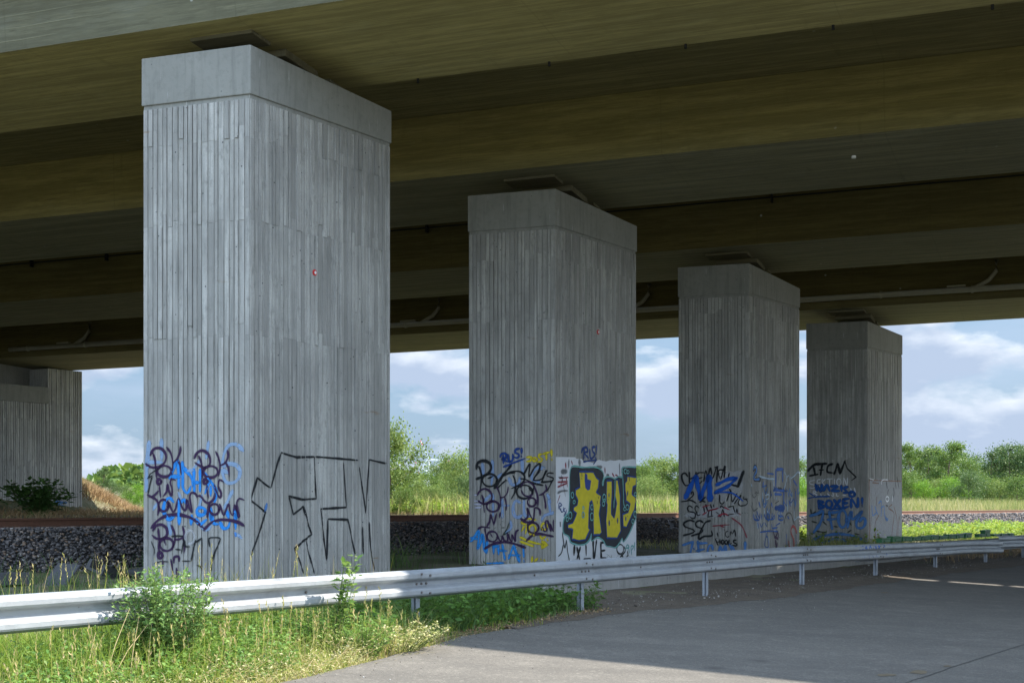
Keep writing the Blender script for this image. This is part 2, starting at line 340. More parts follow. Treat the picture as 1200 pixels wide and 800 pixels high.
0 and road_ribbon('road_crack', [(640, 800), (700, 781), (760, 762), (850, 748), (930, 742)], .006, M['dark'], .004)
def road_blob(name, px, py, rx, ry, mat, lift=.004, n=22):
    c = px_road(px, py); V = [c+np.array([0, 0, lift+.003])]
    for k in range(n):
        t = 2*math.pi*k/n; m = .75+.35*random.random(); q = px_road(px+rx*math.cos(t)*m, py+ry*math.sin(t)*m); q[2] += lift; V.append(q)
    return tag(mk(name, V, [[0, 1+(k+1) % n, 1+k] for k in range(n)], mat), kind='structure')
for a in ((1038, 790.5, 12, 1.6), (1077, 787, 11, 2.4), (1110, 780, 5, 1.0), (1037, 694, 5, .8)): road_blob('dried_mud', *a, M['mud'])

# ------------------------------------------------------------------ board-marked concrete faces
class Face:
    """a vertical face with raised planks: origin (2D), direction d, outward normal n, length L, heights zs(s)"""
    def __init__(s, o, d, n, L, zb, zt, lifts, seed, depth=.018, pw=(.075, .125), edge=.09):
        rg = random.Random(seed); s.o = np.array(o, float); s.d = np.array(d, float); s.n = np.array(n, float); s.L = L
        b = [0, edge]
        while b[-1] < L-edge-.13: b.append(b[-1]+rg.uniform(*pw))
        b += [L-edge, L]; s.b = np.array(b); s.zb = zb; s.zt = zt
        s.cols = []
        for i in range(len(b)-1):
            zz = [zb]
            for lf in lifts: zz.append(lf+(rg.choice((0, 0, 0, -.02, .03, .2)) if rg.random() < .88 else rg.uniform(-.1, .3)))
            zz.append(None); dd = []
            for k in range(len(zz)-1):
                dd.append(0.022 if i in (0, len(b)-2) else .010+((rg.choice((0, 0, .3)) if (i+(rg.random() < .2)) % 2 else rg.choice((.7, 1., 1.)))+rg.uniform(0, .15))*depth)
            s.cols.append((zz, dd, [rg.random() for _ in dd]))
    def depth(s, u, z):
        i = int(np.clip(np.searchsorted(s.b, u)-1, 0, len(s.cols)-1)); zz, dd, _ = s.cols[i]; k = 0
        while k < len(dd)-1 and zz[k+1] is not None and z > zz[k+1]: k += 1
        return dd[k]
    def P(s, u, z, d): p = s.o+u*s.d+d*s.n; return (p[0], p[1], z)
    def mesh(s, V, Fs, A):
        N = len(s.cols)
        for i in range(N):
            zz, dd, rn = s.cols[i]; u0, u1 = s.b[i], s.b[i+1]; g = .0105
            for k in range(len(dd)):
                z0 = zz[k]; e0 = u0+(g if i else 0); e1 = u1-(g if i < N-1 else 0)
                t0 = zz[k+1] if zz[k+1] is not None else s.zt(u0); t1 = zz[k+1] if zz[k+1] is not None else s.zt(u1)
                q = 0 if k == 0 else .004
                n = len(V); d = dd[k]; c = .003
                V += [s.P(e0+c, z0+q, d), s.P(e1-c, z0+q, d), s.P(e1-c, t1, d), s.P(e0+c, t0, d), s.P(e0-c*.3, z0, -.01), s.P(e1+c*.3, z0, -.01), s.P(e1+c*.3, t1, -.01), s.P(e0-c*.3, t0, -.01)]
                for f in ((0, 1, 2, 3), (4, 5, 1, 0), (1, 5, 6, 2), (3, 2, 6, 7), (4, 0, 3, 7)): Fs.append([n+x for x in f]); A.append(rn[k])
    def px(s, px, py):
        q = (px-600)/F; A = np.array([[q, -s.d[0]], [1, -s.d[1]]]); Y, u = np.linalg.solve(A, s.o+s.n*.012)
        return u, CAMH+(HY-py)/F*Y, Y
def NL(d):                                            # normal pointing to the right of d
    return np.array([d[1], -d[0]])

PILL = []                                             # (corner u, width, side length, top front, top back, joint front, joint back)
PDATA = [(0.0, 2.12, 3.83, 7.795, 7.56, 6.89, 6.865), (9.938, 2.085, 3.87, 7.19, 6.975, 6.28, 6.26), (20.74, 2.05, 3.86, 7.02, 6.78, 6.08, 6.11), (30.90, 2.065, 3.76, 6.44, 6.31, 5.465, 5.52)]
PLAB = ['nearest and tallest grey concrete pillar with big outlined letters on its right face', 'concrete pillar with a yellow and black lettered mural on a white painted ground',
        'concrete pillar with thick blue letters over black scrawls on its left face', 'farthest and darkest concrete pillar at the right, rust brown streaks on its right face']
def slab_top(u0, ztf, ztb, L): return lambda s: ztf+(ztb-ztf)*s/L
MARK = {}
for i, (u, Wd, L, tf, tb, jf, jb) in enumerate(PDATA):
    c = E1+u*R2; root = thing('concrete_pillar', PLAB[i], 'pillar', (c[0], c[1], 0), 'bridge pillars')
    tf, tb, jf, jb = [x+CAMH for x in (tf, tb, jf, jb)]
    cA, cB, cC, cD = c, c+L*R2, c+L*R2+Wd*G2, c+Wd*G2
    lifts = [tf-4.9-.3*i, tf-2.95, tf-1.55] if i < 2 else [tf-4.6, tf-2.7, tf-1.4]
    if i == 3: lifts = [tf-4.8, tf-2.0]
    dep = (.018, .016, .014, .012)[i]
    fl = Face(cD, -G2, -NL(G2) if -NL(G2)[1] < 0 else NL(G2), Wd, -.4, lambda s, z=jf: z, lifts, 10+i, dep)
    fr = Face(cA, R2, NR, L, -.4, lambda s, a=jf, b=jb, L=L: a+(b-a)*s/L, lifts, 30+i, dep, pw=(.07, .125))
    fb = Face(cB, G2, -fl.n, Wd, -.4, lambda s, z=jb: z, lifts, 50+i, dep)
    fk = Face(cC, -R2, -NR, L, -.4, lambda s, a=jb, b=jf, L=L: a+(b-a)*s/L, lifts, 70+i, dep)
    V, Fs, A = [], [], []
    for f in (fl, fr, fb, fk): f.mesh(V, Fs, A)
    n = len(V)
    for p, z in ((cA, jf), (cB, jb), (cC, jb), (cD, jf)): V += [(p[0], p[1], -.4), (p[0], p[1], z)]
    for k in range(4): a, b = n+2*k, n+2*((k+1) % 4); Fs.append([a, b, b+1, a+1]); A.append(.3)
    Fs.append([n+1, n+3, n+5, n+7]); A.append(.3)
    mk('shaft', V, Fs, M['shaft'], root, attrs={'plank': ('FACE', A)})
    # cap: recessed shadow joint and smooth block
    cen = (cA+cC)/2
    def ring(off, zs):
        out = []
        for p, z in zip((cA, cB, cC, cD), zs):
            d = p-cen; out.append((p[0]+off*(np.sign(d@R2)*R2+np.sign(d@-G2)*-G2)[0], p[1]+off*(np.sign(d@R2)*R2+np.sign(d@-G2)*-G2)[1], z))
        return out
    b = MB(); b.prism(ring(.02, (jf+.05, jb+.05, jb+.05, jf+.05)), ring(.034, (jf+.07, jb+.07, jb+.07, jf+.07)))
    b.v = b.v[:4]+b.v[4:]; b2 = MB(); b2.prism(ring(.034, (jf+.072, jb+.072, jb+.072, jf+.072)), ring(.034, (tf, tb, tb, tf)))
    cap = b2.build('cap', M['cap'], root, bevel=.018)
    b3 = MB(); b3.prism(ring(.004, (jf-.01, jb-.01, jb-.01, jf-.01)), ring(.004, (jf+.074, jb+.074, jb+.074, jf+.074))); b3.build('shadow_joint', M['cap'], root)
    # bearing in the middle of the cap
    tm = (tf+tb)/2; k = MB(); k.obox(cen, R2, G2, .46, .42, tm-.15, tm+.09); k.build('bearing_plate', M['bearing'], root, bevel=.01)
    k = MB(); k.obox(cen, R2, G2, .36, .34, tm+.092, tm+.20); k.build('bearing_pad', M['rubber'], root)
    k = MB(); k.obox(cen, R2, G2, .44, .40, tm+.203, tm+.245); k.build('bearing_plate', M['bearing'], root, bevel=.008)
    PILL.append((root, fl, fr, cen, tm))
    if i < 2:
        mx, my = ((367.5, 319.5), (700, 389))[i]; s_, z_, Y_ = fr.px(mx, my); o = fr.P(s_, z_, .03); nn = fr.n
        b = MB(); b.tube([fr.P(s_, z_, .005), fr.P(s_, z_, .044)], .055, 14); mk_ = b.build('survey_marker', M['markred'], root)
        tag(mk_, 'small round red and white survey marker')
        b = MB(); b.tube([fr.P(s_+.012, z_, .0445), fr.P(s_+.012, z_, .047)], .028, 12); b.build('marker_centre', M['markwhite'], mk_)

# ------------------------------------------------------------------ bridge deck
TH = math.atan2(-G2[1], -G2[0]); GR = math.atan(57/4751)
deck = thing('road_bridge', 'long concrete road bridge deck of four girders crossing overhead on the pillars', 'bridge', (E1[0], E1[1], CAMH), None, (0, -GR, TH))
def LOC(X, Y, Z):                                     # world -> deck coordinates
    v = deck.matrix_world.inverted() @ Vector((X, Y, Z)); return np.array(v)
bpy.context.view_layer.update()
z1 = lambda v: 8.195-.0613*v
z2 = lambda v: 7.408-.0572*(v-20.29)
X0, X1 = -33.5, 78.
def extr(mb, poly, x0=X0, x1=X1, n=1):
    mb.prism([(XE(y), y, z) for y, z in poly], [(x1, y, z) for y, z in poly])
WH = 1.42
XE = lambda v: -(29.9+(34.6-v)*.2114)-1.25
for k, (a, b, zf) in enumerate(((-.25, 3.45, z1), (9.42, 13.27, z1), (19.9, 23.8, z2), (30.1, 34.0, z2))):
    g = MB(); xa, xb = XE(a), XE(b)
    # separate faces so that web and soffit take their own materials
    g.add([(xa, a, zf(a)), (X1, a, zf(a)), (X1, b, zf(b)), (xb, b, zf(b))], [[0, 3, 2, 1]])
    g.add([(xa, a, zf(a)), (X1, a, zf(a)), (X1, a-.06, zf(a)+WH), (xa, a-.06, zf(a)+WH)], [[0, 1, 2, 3]])
    g.add([(xb, b, zf(b)), (X1, b, zf(b)), (X1, b+.06, zf(b)+WH), (xb, b+.06, zf(b)+WH)], [[3, 2, 1, 0]])
    for xx, xy, f in ((xa, xb, [0, 1, 2, 3]), (X1, X1, [3, 2, 1, 0])):
        g.add([(xx, a, zf(a)), (xy, b, zf(b)), (xy, b+.06, zf(b)+WH), (xx, a-.06, zf(a)+WH)], [f])
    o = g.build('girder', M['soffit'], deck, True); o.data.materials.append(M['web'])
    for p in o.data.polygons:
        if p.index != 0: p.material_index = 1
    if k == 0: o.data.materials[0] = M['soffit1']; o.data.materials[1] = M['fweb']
    if k > 0: o.data.materials[0] = M['web']; o.data.materials[1] = M['soffit'] if k == 1 else M['shade_web']  # rear two girders: shade on the webs put into a darker concrete colour
TS = .33; VN, VS1, VS2, VF = -.62, 14.20, 14.95, 39.6  # far overhang widened out of view to keep sun off the far pillar
g = MB(); extr(g, [(VN, z1(VN)+WH+.02), (VS1, z1(VS1)+WH), (VS1, z1(VS1)+WH+TS), (VN, z1(VN)+WH+TS)]); g.build('deck_slab', M['slab'], deck, True)
g = MB(); extr(g, [(VS2, z2(VS2)+WH), (VF, z2(VF)+WH), (VF, z2(VF)+WH+TS), (VS2, z2(VS2)+WH+TS)], -30.3); g.build('deck_slab', M['slab'], deck, True)
# added unseen strips over the joint, leaving openings to shape the sun streaks
def cover(x0, x1): 
    g = MB(); g.box(x0, VS1-.05, z1(VS1)+WH+TS+.004, x1, VS2+.05, z1(VS1)+WH+TS+.03)
    g.build('joint_light_blocker', M['bearing'], deck, True)
for a_, b_ in ((-36, 15.1), (15.6, 17.86), (18.95, 19.2), (20.2, 20.4), (22, 78)): cover(a_, b_)
PARZ = 9.98
g = MB(); extr(g, [(VN-.10, z1(VN)+WH-.14), (VN+.17, z1(VN)+WH-.01), (VN+.17, PARZ), (VN-.10, PARZ)]); g.build('edge_beam', M['web'], deck, True)
g = MB(); zf = z2(VF)+WH; extr(g, [(VF-.02, zf-.1), (VF+.25, zf-.1), (VF+.25, zf+.6), (VF-.02, zf+.6)], -30.3); g.build('edge_beam', M['web'], deck, True)
# pixel ray against a vertical plane of constant v in the deck frame -> local x,z
MI = deck.matrix_world.inverted(); O_L = MI @ Vector((0, 0, CAMH))
def ray_v(px, py, v):
    d = (MI.to_3x3() @ Vector(((px-600)/F, 1, (HY-py)/F))); t = (v-O_L.y)/d.y; p = O_L+t*d; return p.x, p.z
def ray_soffit(px, py, zf):
    d = (MI.to_3x3() @ Vector(((px-600)/F, 1, (HY-py)/F))); a = zf(0); b = zf(1)-a
    t = (a+b*O_L.y-O_L.z)/(d.z-b*d.y); p = O_L+t*d; return p
# drain pipe along the far girder, with its down-pipes and clamps
VP_ = 29.78; ZP = z2(30.1)+.33
pp = MB(); pp.tube([(-30, VP_, ZP), (X1, VP_, ZP)], .10, 12); pipe = pp.build('drain_pipe', M['pipe'], deck, True, True)
for q in range(-29, 60, 3):
    c = MB(); c.tube([(q-.04, VP_, ZP), (q+.04, VP_, ZP)], .125, 12); c.box(q-.03, VP_, ZP-.03, q+.03, 30.08, ZP+.03); c.build('pipe_clamp', M['pipe'], pipe, True)
for (px, py) in ((104, 412), (514, 378), (760, 360), (1168, 326)):
    x, z = ray_v(px, py, VP_); c = MB()
    c.tube([(x-.75, VP_-.02, ZP+.02), (x-.25, VP_+.02, ZP+.28), (x-.02, VP_+.05, ZP+.55), (x, VP_+.1, ZP+.95)], .075, 10); c.build('inlet_pipe', M['pipe'], pipe, True, True)
    c = MB(); c.box(x-1.6, VP_-.1, ZP+.10, x-1.0, VP_+.1, ZP+.16); c.build('pipe_bracket', M['pipe'], pipe, True)
VQ = 19.72; ZQ = z2(19.9)+WH-.16
c = MB(); c.tube([(-30, VQ, ZQ), (X1, VQ, ZQ)], .022, 8); gut = c.build('cable_duct', M['rubber'], deck, True)
for px in (36, 124, 500, 700, 905): 
    x, z = ray_v(px, 300, VQ); c = MB(); c.box(x-.02, VQ-.04, ZQ-.14, x+.02, 19.84, ZQ+.1); c.build('duct_hook', M['rubber'], gut, True)
for px, py in ((489, 93), (643, 73), (803, 55), (976, 32), (1163, 9)):     # short drip tubes along the rear edge of the nearest girder
    x, z = ray_v(px, py, 3.40); c = MB(); c.tube([(x, 3.43, z1(3.4)+.05), (x, 3.43, z1(3.4)-.08)], .025, 8); c.build('drip_tube', M['rubber'], deck, True)
# bearing plinths and jacking plates under the girders
for i, (root, fl, fr, cen, tm) in enumerate(PILL):
    zf = (z1, z1, z2, z2)[i]; L0 = MI @ Vector((cen[0], cen[1], tm)); sl = zf(1)-zf(0)
    def plinth(dx, dy, hx, hy, t, name='bearing_plinth'):
        b = MB(); cx, cy = L0.x+dx, L0.y+dy
        R = [(cx+a*hx, cy+c_*hy) for a, c_ in ((-1, -1), (1, -1), (1, 1), (-1, 1))]
        b.prism([(x, y, zf(y)-t) for x, y in R], [(x, y, zf(y)+.02) for x, y in R]); return b.build(name, M['plate'], deck, True, bevel=.012)
    plinth(0, 0, .62, .60, .13); plinth(-.1, -1.25, .62, .32, .06, 'jacking_plate'); plinth(.3, 1.25, .35, .25, .05, 'jacking_plate')
p = ray_soffit(1000.5, 183, z1); b = MB(); b.tube([(p.x, p.y, z1(p.y)+.01), (p.x, p.y, z1(p.y)-.05)], .05, 10); b.build('white_plug', M['markwhite'], deck, True)
for px, py in ((60, 216), (534, 33), (130, 222)):
    pass

# ------------------------------------------------------------------ abutment at the left
AB = np.array([-20.02, 67.5]); zA = 6.79
ab = thing('bridge_abutment', 'pale board marked concrete abutment wall at the far left under the end of the deck', 'abutment', (AB[0], AB[1], 0))
fa = Face(AB-1.95*R2, R2, NR, 1.95, -.5, lambda s: 7.66, [3.2, 6.0], 5, .02, (.09, .14))
fb_ = Face(AB-40*R2, R2, NR, 38.05, -.5, lambda s: 6.05, [3.2, 5.3], 6, .02, (.09, .14))
V, Fs, A = [], [], []
fa.mesh(V, Fs, A); fb_.mesh(V, Fs, A)
BK = -NR*2.2
def blk(p, q, z0, z1_):
    n = len(V); a, b, c, d = p, q, q+BK, p+BK
    for z in (z0, z1_):
        for k in (a, b, c, d): V.append((k[0]-.012*NR[0], k[1]-.012*NR[1], z))
    for f in ([0, 1, 5, 4], [1, 2, 6, 5], [2, 3, 7, 6], [3, 0, 4, 7], [4, 5, 6, 7], [3, 2, 1, 0]): Fs.append([n+x for x in f]); A.append(.5)
blk(AB-1.95*R2, AB, -.5, 7.66); blk(AB-40*R2, AB-1.95*R2, -.5, 6.05)
mk('wall', V, Fs, M['abut'], ab, attrs={'plank': ('FACE', A)})
b = MB(); P0 = AB-40*R2; P1 = AB-1.95*R2; n3 = NR*.09
b.prism([(P0+n3)[0:2].tolist()+[6.05], (P1+n3)[0:2].tolist()+[6.05], (P1-NR*1.2).tolist()+[6.05], (P0-NR*1.2).tolist()+[6.05]],
        [(P0+n3).tolist()+[zA], (P1+n3).tolist()+[zA], (P1-NR*1.2).tolist()+[zA], (P0-NR*1.2).tolist()+[zA]]); b.build('bearing_bench', M['cap'], ab, bevel=.02)
b = MB(); Q0 = AB-42*R2-NR*1.25; Q1 = AB+5*R2-NR*1.25; Q2 = AB-NR*1.25
for qa, qb, zb_, zt_ in ((Q0, AB-1.95*R2-NR*1.25, 6.0, 10.9), (AB-1.95*R2-NR*1.25, Q2, 7.0, 10.9)): b.prism([(*qa, zb_), (*qb, zb_), (*(qb-NR*.5), zb_), (*(qa-NR*.5), zb_)], [(*qa, zt_), (*qb, zt_), (*(qb-NR*.5), zt_-.02), (*(qa-NR*.5), zt_-.02)])
b.build('back_wall', M['cap'], ab)

# ------------------------------------------------------------------ railway
WR = -8.97
track = thing('railway_track', 'rusty railway track on grey ballast passing behind the pillars', 'railway', tuple(UW(0, WR-.75, 0)))
def rail_obj(w0):
    pr = [(-.075, .955), (.075, .955), (.075, .967), (.012, .985), (.010, 1.085), (.036, 1.097), (.036, 1.122), (.028, 1.128), (-.028, 1.128), (-.036, 1.122), (-.036, 1.097), (-.010, 1.085), (-.012, .985), (-.075, .967)]
    b = MB(); b.prism([UW(-60, w0+x, z) for x, z in pr], [UW(230, w0+x, z) for x, z in pr]); return b.build('rail', M['rail'], track)
rail_obj(WR); rail_obj(WR-1.5)
def sleeper_mesh(b, u): 
    c = UW(u, WR-.75); b.obox(c[:2], NR, R2, 1.30, .13, .78, .952)
for k in range(100):
    b = MB(); sleeper_mesh(b, -7+.62*k); b.build('sleeper', M['sleeper'], track)
b = MB()
for k in range(100, 290): sleeper_mesh(b, -7+.62*k)
tag(b.build('sleeper_row', M['sleeper'], track), kind='stuff')
# ballast bed
def bal_z(w):
    return np.interp(w, [-13.2, -12.4, -11.2, -10.95, -8.35, -8.05, -6.2, -5.75], [.55, .7, .93, .93, .91, .90, .20, .0])
bu = np.linspace(-60, 230, 500); bw = np.array([-13.2, -12.4, -11.8, -11.2, -10.95, -10, -9, -8.35, -8.05, -7.6, -7.1, -6.6, -6.2, -5.75])
V = [UW(u, w, float(bal_z(w))-.02+.02*math.sin(u*2+w*3)) for u in bu for w in bw]
I = np.arange(len(V)).reshape(len(bu), len(bw)); Q = np.stack([I[:-1, :-1], I[1:, :-1], I[1:, 1:], I[:-1, 1:]], -1).reshape(-1, 4)
tb = NT('ballast_bed'); tb.col(tb.mix(tb.ramp(tb.vor(tb.coord(), 16, out='Distance'), [(.1, 0), (.5, 1)]), (.07, .064, .06), (.025, .023, .022))); tb.bump(tb.vor(tb.coord(), 16), 1., .06)
tag(mk('ballast_bed', V, np.ascontiguousarray(Q), tb.m, smooth=True), kind='structure')
CUBE = np.array([[-1, -1, -1], [1, -1, -1], [1, 1, -1], [-1, 1, -1], [-1, -1, 1], [1, -1, 1], [1, 1, 1], [-1, 1, 1]], float)*.58
CF = np.array([[3, 2, 1, 0], [4, 5, 6, 7], [0, 1, 5, 4], [1, 2, 6, 5], [2, 3, 7, 6], [3, 0, 4, 7]])
def rocks(name, C, size, mat, kind='stuff', flat=.75):
    n = len(C); v = CUBE[None]*(1+RNG.uniform(-.38, .30, (n, 8, 3)))*size[:, None, None]*np.stack([np.ones(n), RNG.uniform(.6, 1, n), RNG.uniform(.45, flat, n)], -1)[:, None, :]
    a = RNG.uniform(0, 6.28, n); t = RNG.uniform(-.7, .7, n)
    ca, sa, ct, st = np.cos(a), np.sin(a), np.cos(t), np.sin(t)
    x = v[..., 0]; y = v[..., 1]; z = v[..., 2]
    y, z = y*ct[:, None]-z*st[:, None], y*st[:, None]+z*ct[:, None]; x, y = x*ca[:, None]-y*sa[:, None], x*sa[:, None]+y*ca[:, None]
    P = np.stack([x, y, z], -1)+C[:, None, :]
    Fq = (CF[None]+(np.arange(n)*8)[:, None, None]).reshape(-1, 4)
    return tag(mk(name, P.reshape(-1, 3), Fq, mat, attrs={'rnd': ('FACE', np.repeat(RNG.random(n), 6))}), kind=kind)
def uwz(u, w, z): return np.stack([E1[0]+u*R2[0]+w*NR[0], E1[1]+u*R2[1]+w*NR[1], z], -1)
n = 30000; u = np.concatenate([RNG.uniform(-9, 30, 22000), RNG.uniform(30, 110, 8000)]); w = np.where(RNG.random(n) < .85, RNG.uniform(-8.3, -5.8, n), RNG.uniform(-10.9, -8.3, n))
ok = (np.abs(((u+7)/.62) % 1-.5) < .28) | (w > -8.4); u, w = u[ok], w[ok]
sz = np.where(u < 30, RNG.uniform(.026, .062, len(u)), RNG.uniform(.06, .11, len(u)))
rocks('ballast_stones', uwz(u, w, bal_z(w)+RNG.uniform(-.01, .035, len(u))), sz, M['stone'])
# pebbles and litter on the soil
n = 2600; u = RNG.uniform(-3.5, 26, n); w = 5.6+RNG.beta(2.2, 1.3, n)*2.3
rocks('soil_pebbles', uwz(u, w, np.where(w < 7.45, 0.03, road_z(w)+.02)+.02), RNG.uniform(.004, .016, n)*np.where(RNG.random(n) < .05, 2.2, 1), M['pebble'])
n = 500; u = RNG.uniform(-12, 6, n); w = edge_w(u)+RNG.exponential(.35, n)
rocks('road_grit', uwz(u, w, road_z(w)+.004), RNG.uniform(.003, .009, n), M['pebble'])
# concrete cable troughs lying beside the ballast
def trough(name, lab, u, w, ln, tilt, yaw, z, group=None, lean=0.):
    c = UW(u, w, z); o = thing(name, lab, 'cable trough', tuple(c), group); o.rotation_euler = (lean, tilt, math.atan2(R2[1], R2[0])+yaw)
    b = MB()
    pr = [(-.2, 0), (.2, 0), (.19, .2), (.13, .2), (.12, .05), (-.12, .05), (-.13, .2), (-.19, .2)]
    b.prism([(-ln/2, y, zz) for y, zz in pr], [(ln/2, y, zz) for y, zz in pr]); b.build('trough', M['oldslab'], o, True)
    return o
def lid(lab, u, w, z, yaw, tx, ty, group):
    c = UW(u, w, z); o = MB(); o.box(-.5, -.2, 0, .5, .2, .06); m = o.build('trough_lid', M['oldslab'], None, bevel=.012)
    m.location = c; m.rotation_euler = (tx, ty, math.atan2(R2[1], R2[0])+yaw); tag(m, lab, 'concrete slab', group)
trough('cable_trough', 'grey concrete cable trough lying at the ballast foot left of the nearest pillar', -2.6, -3.6, 1.6, 0, .02, .07)
trough('cable_trough', 'open end of a tipped concrete cable trough in the weeds beside the nearest pillar', .2, -3.7, 1.0, .28, .25, .08, lean=.35)
trough('cable_trough', 'concrete cable trough at the ballast foot between the first two pillars', 7.0, -4.2, 2.2, 0, -.03, .06)
for a in (('loose slab leaning up at the far left edge of the trough line', -1.25, -3.3, .12, .5, .1, -.45, 'loose trough lids'),
          ('loose slab lying flat nearest the left side of the tall pillar', .9, -3.3, .2, .1, .12, -.12, 'loose trough lids'),
          ('loose slab tilted on the trough just left of the mural pillar', 8.9, -4.5, .18, -.35, .25, .3, 'loose trough lids'),
          ('loose slab in the ballast right beside the mural pillar', 17.8, -4.6, .14, .25, .2, -.12, 'loose trough lids'),
          ('loose slab tipped against the stones left of the blue lettered pillar', 19.6, -4.9, .2, -.2, -.25, .16, 'loose trough lids')): lid(*a)

# ------------------------------------------------------------------ low wall
lw = MB()
cuts = [.6, 4.7, 9.3, 13.8, 18.4, 23.6]
for a, b in zip(cuts[:-1], cuts[1:]):
    lw.prism([UW(a+.012, 5.2, -.2), UW(b-.012, 5.2, -.2), UW(b-.012, 5.5, -.2), UW(a+.012, 5.5, -.2)], [UW(a+.012, 5.22, .21), UW(b-.012, 5.22, .21), UW(b-.012, 5.5, .21), UW(a+.012, 5.5, .21)])
tag(lw.build('low_wall', M['lowwall'], None, bevel=.015), 'low pale concrete kerb wall behind the guardrail posts', 'low wall')

# ------------------------------------------------------------------ guardrails
PROF = [(.0, .700), (.022, .697), (.075, .672), (.083, .655), (.083, .615), (.075, .598), (.018, .572), (.012, .560), (.012, .530), (.018, .518), (.075, .492), (.083, .475), (.083, .435), (.075, .418), (.022, .393), (0, .390)]
def beam(name, path, parent, off=0., zo=0., prof=PROF, mat=None):
    """path: list of (u,w) ; profile pushed towards the road"""
    pts = [UW(u, w) for u, w in path]; V = []; Fs = []; m = len(prof); t = .004
    for i, p in enumerate(pts):
        d = pts[min(i+1, len(pts)-1)]-pts[max(0, i-1)]; d = d/np.linalg.norm(d); nn = np.array([d[1], -d[0], 0])
        zz = zo if not callable(zo) else zo(i/(len(pts)-1))
        V += [p+nn*(a+off)+np.array([0, 0, z+zz]) for a, z in prof]+[p+nn*(a+off-t)+np.array([0, 0, z+zz]) for a, z in prof]
    for i in range(len(pts)-1):
        a = i*2*m; b = a+2*m
        for k in range(m-1):
            Fs.append([a+k, a+k+1, b+k+1, b+k]); Fs.append([a+m+k+1, a+m+k, b+m+k, b+m+k+1])
        Fs.append([a, b, b+m, a+m]); Fs.append([a+m-1, a+2*m-1, b+2*m-1, b+m-1])
    for a in (0, (len(pts)-1)*2*m): Fs += [[a+k, a+m+k, a+m+k+1, a+k+1] for k in range(m-1)]
    return mk(name, V, Fs, mat or M['steel'], parent)
def post(u, w, parent, h=.66, z0=-.3):
    c = UW(u, w); b = MB(); d = NR; e = R2
    b.obox(c[:2]+d*.0, d, e, .028, .004, z0, h); b.obox(c[:2]+d*.03, d, e, .0035, .036, z0, h); b.obox(c[:2]-d*.03, d, e, .0035, .036, z0, h)
    b.obox(c[:2]+d*.012+e*.034, d, e, .018, .0035, z0, h); b.obox(c[:2]-d*.012-e*.034, d, e, .018, .0035, z0, h)
    return b.build('post', M['post'], parent)
def bolts(u, parent, spots, w=7.45, off=.0):
    for du, pz, pp_ in spots:
        c = UW(u+du, w+pp_); b = MB(); b.tube([c+np.array([0, 0, pz]), c+np.array([*(NR*.014), pz])], .013, 8); b.build('bolt', M['bolt'], parent)
PU = [-17.0, -13.1, -9.15, -5.27, -1.64, 2.18, 6.14, 10.05, 14.05]
gr = thing('guardrail', 'long galvanised steel guardrail with two ridges running in front of the pillars', 'guardrail', tuple(UW(-2, 7.45)))
WG = 7.45
for k in range(len(PU)-1):
    a, b = PU[k], PU[k+1]; o_ = .002 if k % 2 else .0055
    bm = beam('rail_beam', [(a-.10, WG)]+[(a+(b-a)*f_, WG+random.uniform(-.012, .012)) for f_ in (.2, .4, .6, .8)]+[(b+.16, WG)], gr, o_, (lambda t, a=a, b=b: -.0115*max(0, a+(b-a)*t-6)))
    dz = -.0115*max(0, b-6); bolts(b, bm, [(x_, z_+dz, y_) for x_, z_, y_ in [(-.06, .655, .088), (.10, .635, .088), (-.06, .545, .018), (.03, .545, .018), (.12, .545, .018), (-.06, .455, .088), (.10, .44, .088)]])
    if k > 1: bolts((a+b)/2+random.uniform(-.6, .6), bm, [(0, .545, .018)])
lastbm = beam('rail_beam', [(13.95, WG), (16, WG+.01), (17.0, WG+.04), (17.9, WG+.12), (18.5, WG+.25)], gr, .004, lambda t: -.092-.055*t)
for u_ in PU+[18.0]: post(u_, WG-.035 if u_ < 17 else WG+.02, gr, .66-.0115*max(0, u_-6))
# a second rail swings away along the bend of the road
g2 = thing('guardrail', 'galvanised guardrail beginning at the right edge and bending away from the long one', 'guardrail', tuple(UW(19, 7.7)))
bend = [(18.4, 7.62), (19.2, 7.9), (20, 8.3), (21, 9.0), (22, 9.9), (23.2, 11.2), (24.5, 12.8), (26, 15), (28, 18), (30, 21)]
beam('rail_beam', bend, g2, 0, lambda t: -.03+.02*math.sin(t*3)-.75*max(0, t-.35)*.7)
for u_, w_ in ((21.6, 9.5), (24, 12.15), (27, 16.5)): post(u_, w_, g2, .62-.055*(w_-7.45), -1.4)
# rear rail with dark green blocks
g3 = thing('guardrail', 'second lower guardrail close behind the long one carrying dark green blocks', 'guardrail', tuple(UW(14, 7.34)))
RP = [(-a*.8, -.075+b) for a, b in PROF]; RP.reverse()
beam('rail_beam', [(9.2, 7.34), (14, 7.34), (18, 7.36), (22, 7.36), (27, 7.36), (33, 7.5), (40, 8)], g3, 0, lambda t: -.03*min(1, t*3), RP)
for u_ in (22.1, 26.1, 30.1): post(u_, 7.38, g3, .56)
blk0 = None; GREENL = ['leftmost dark green block on the rear guardrail beside the farthest pillar', 'second dark green block from the left on the rear guardrail', 'third dark green block from the left on the rear guardrail', 'fourth dark green block from the left on the rear guardrail',
  'fifth dark green block from the left on the rear guardrail', 'sixth dark green block from the left on the rear guardrail', 'seventh dark green block from the left on the rear guardrail', 'eighth dark green block from the left, in the long unbroken row', 'ninth dark green block from the left, last but one of the long row', 'tenth dark green block from the left, ending the long row',
  'small dark block after the gap in the green row, left of the tallest one', 'tallest dark green block standing alone behind the end of the guardrail', 'green block on the rear rail near the right edge, first of the far pair', 'green block on the rear rail near the right edge, second of the far pair', 'smallest and rightmost dark block on the rear rail']
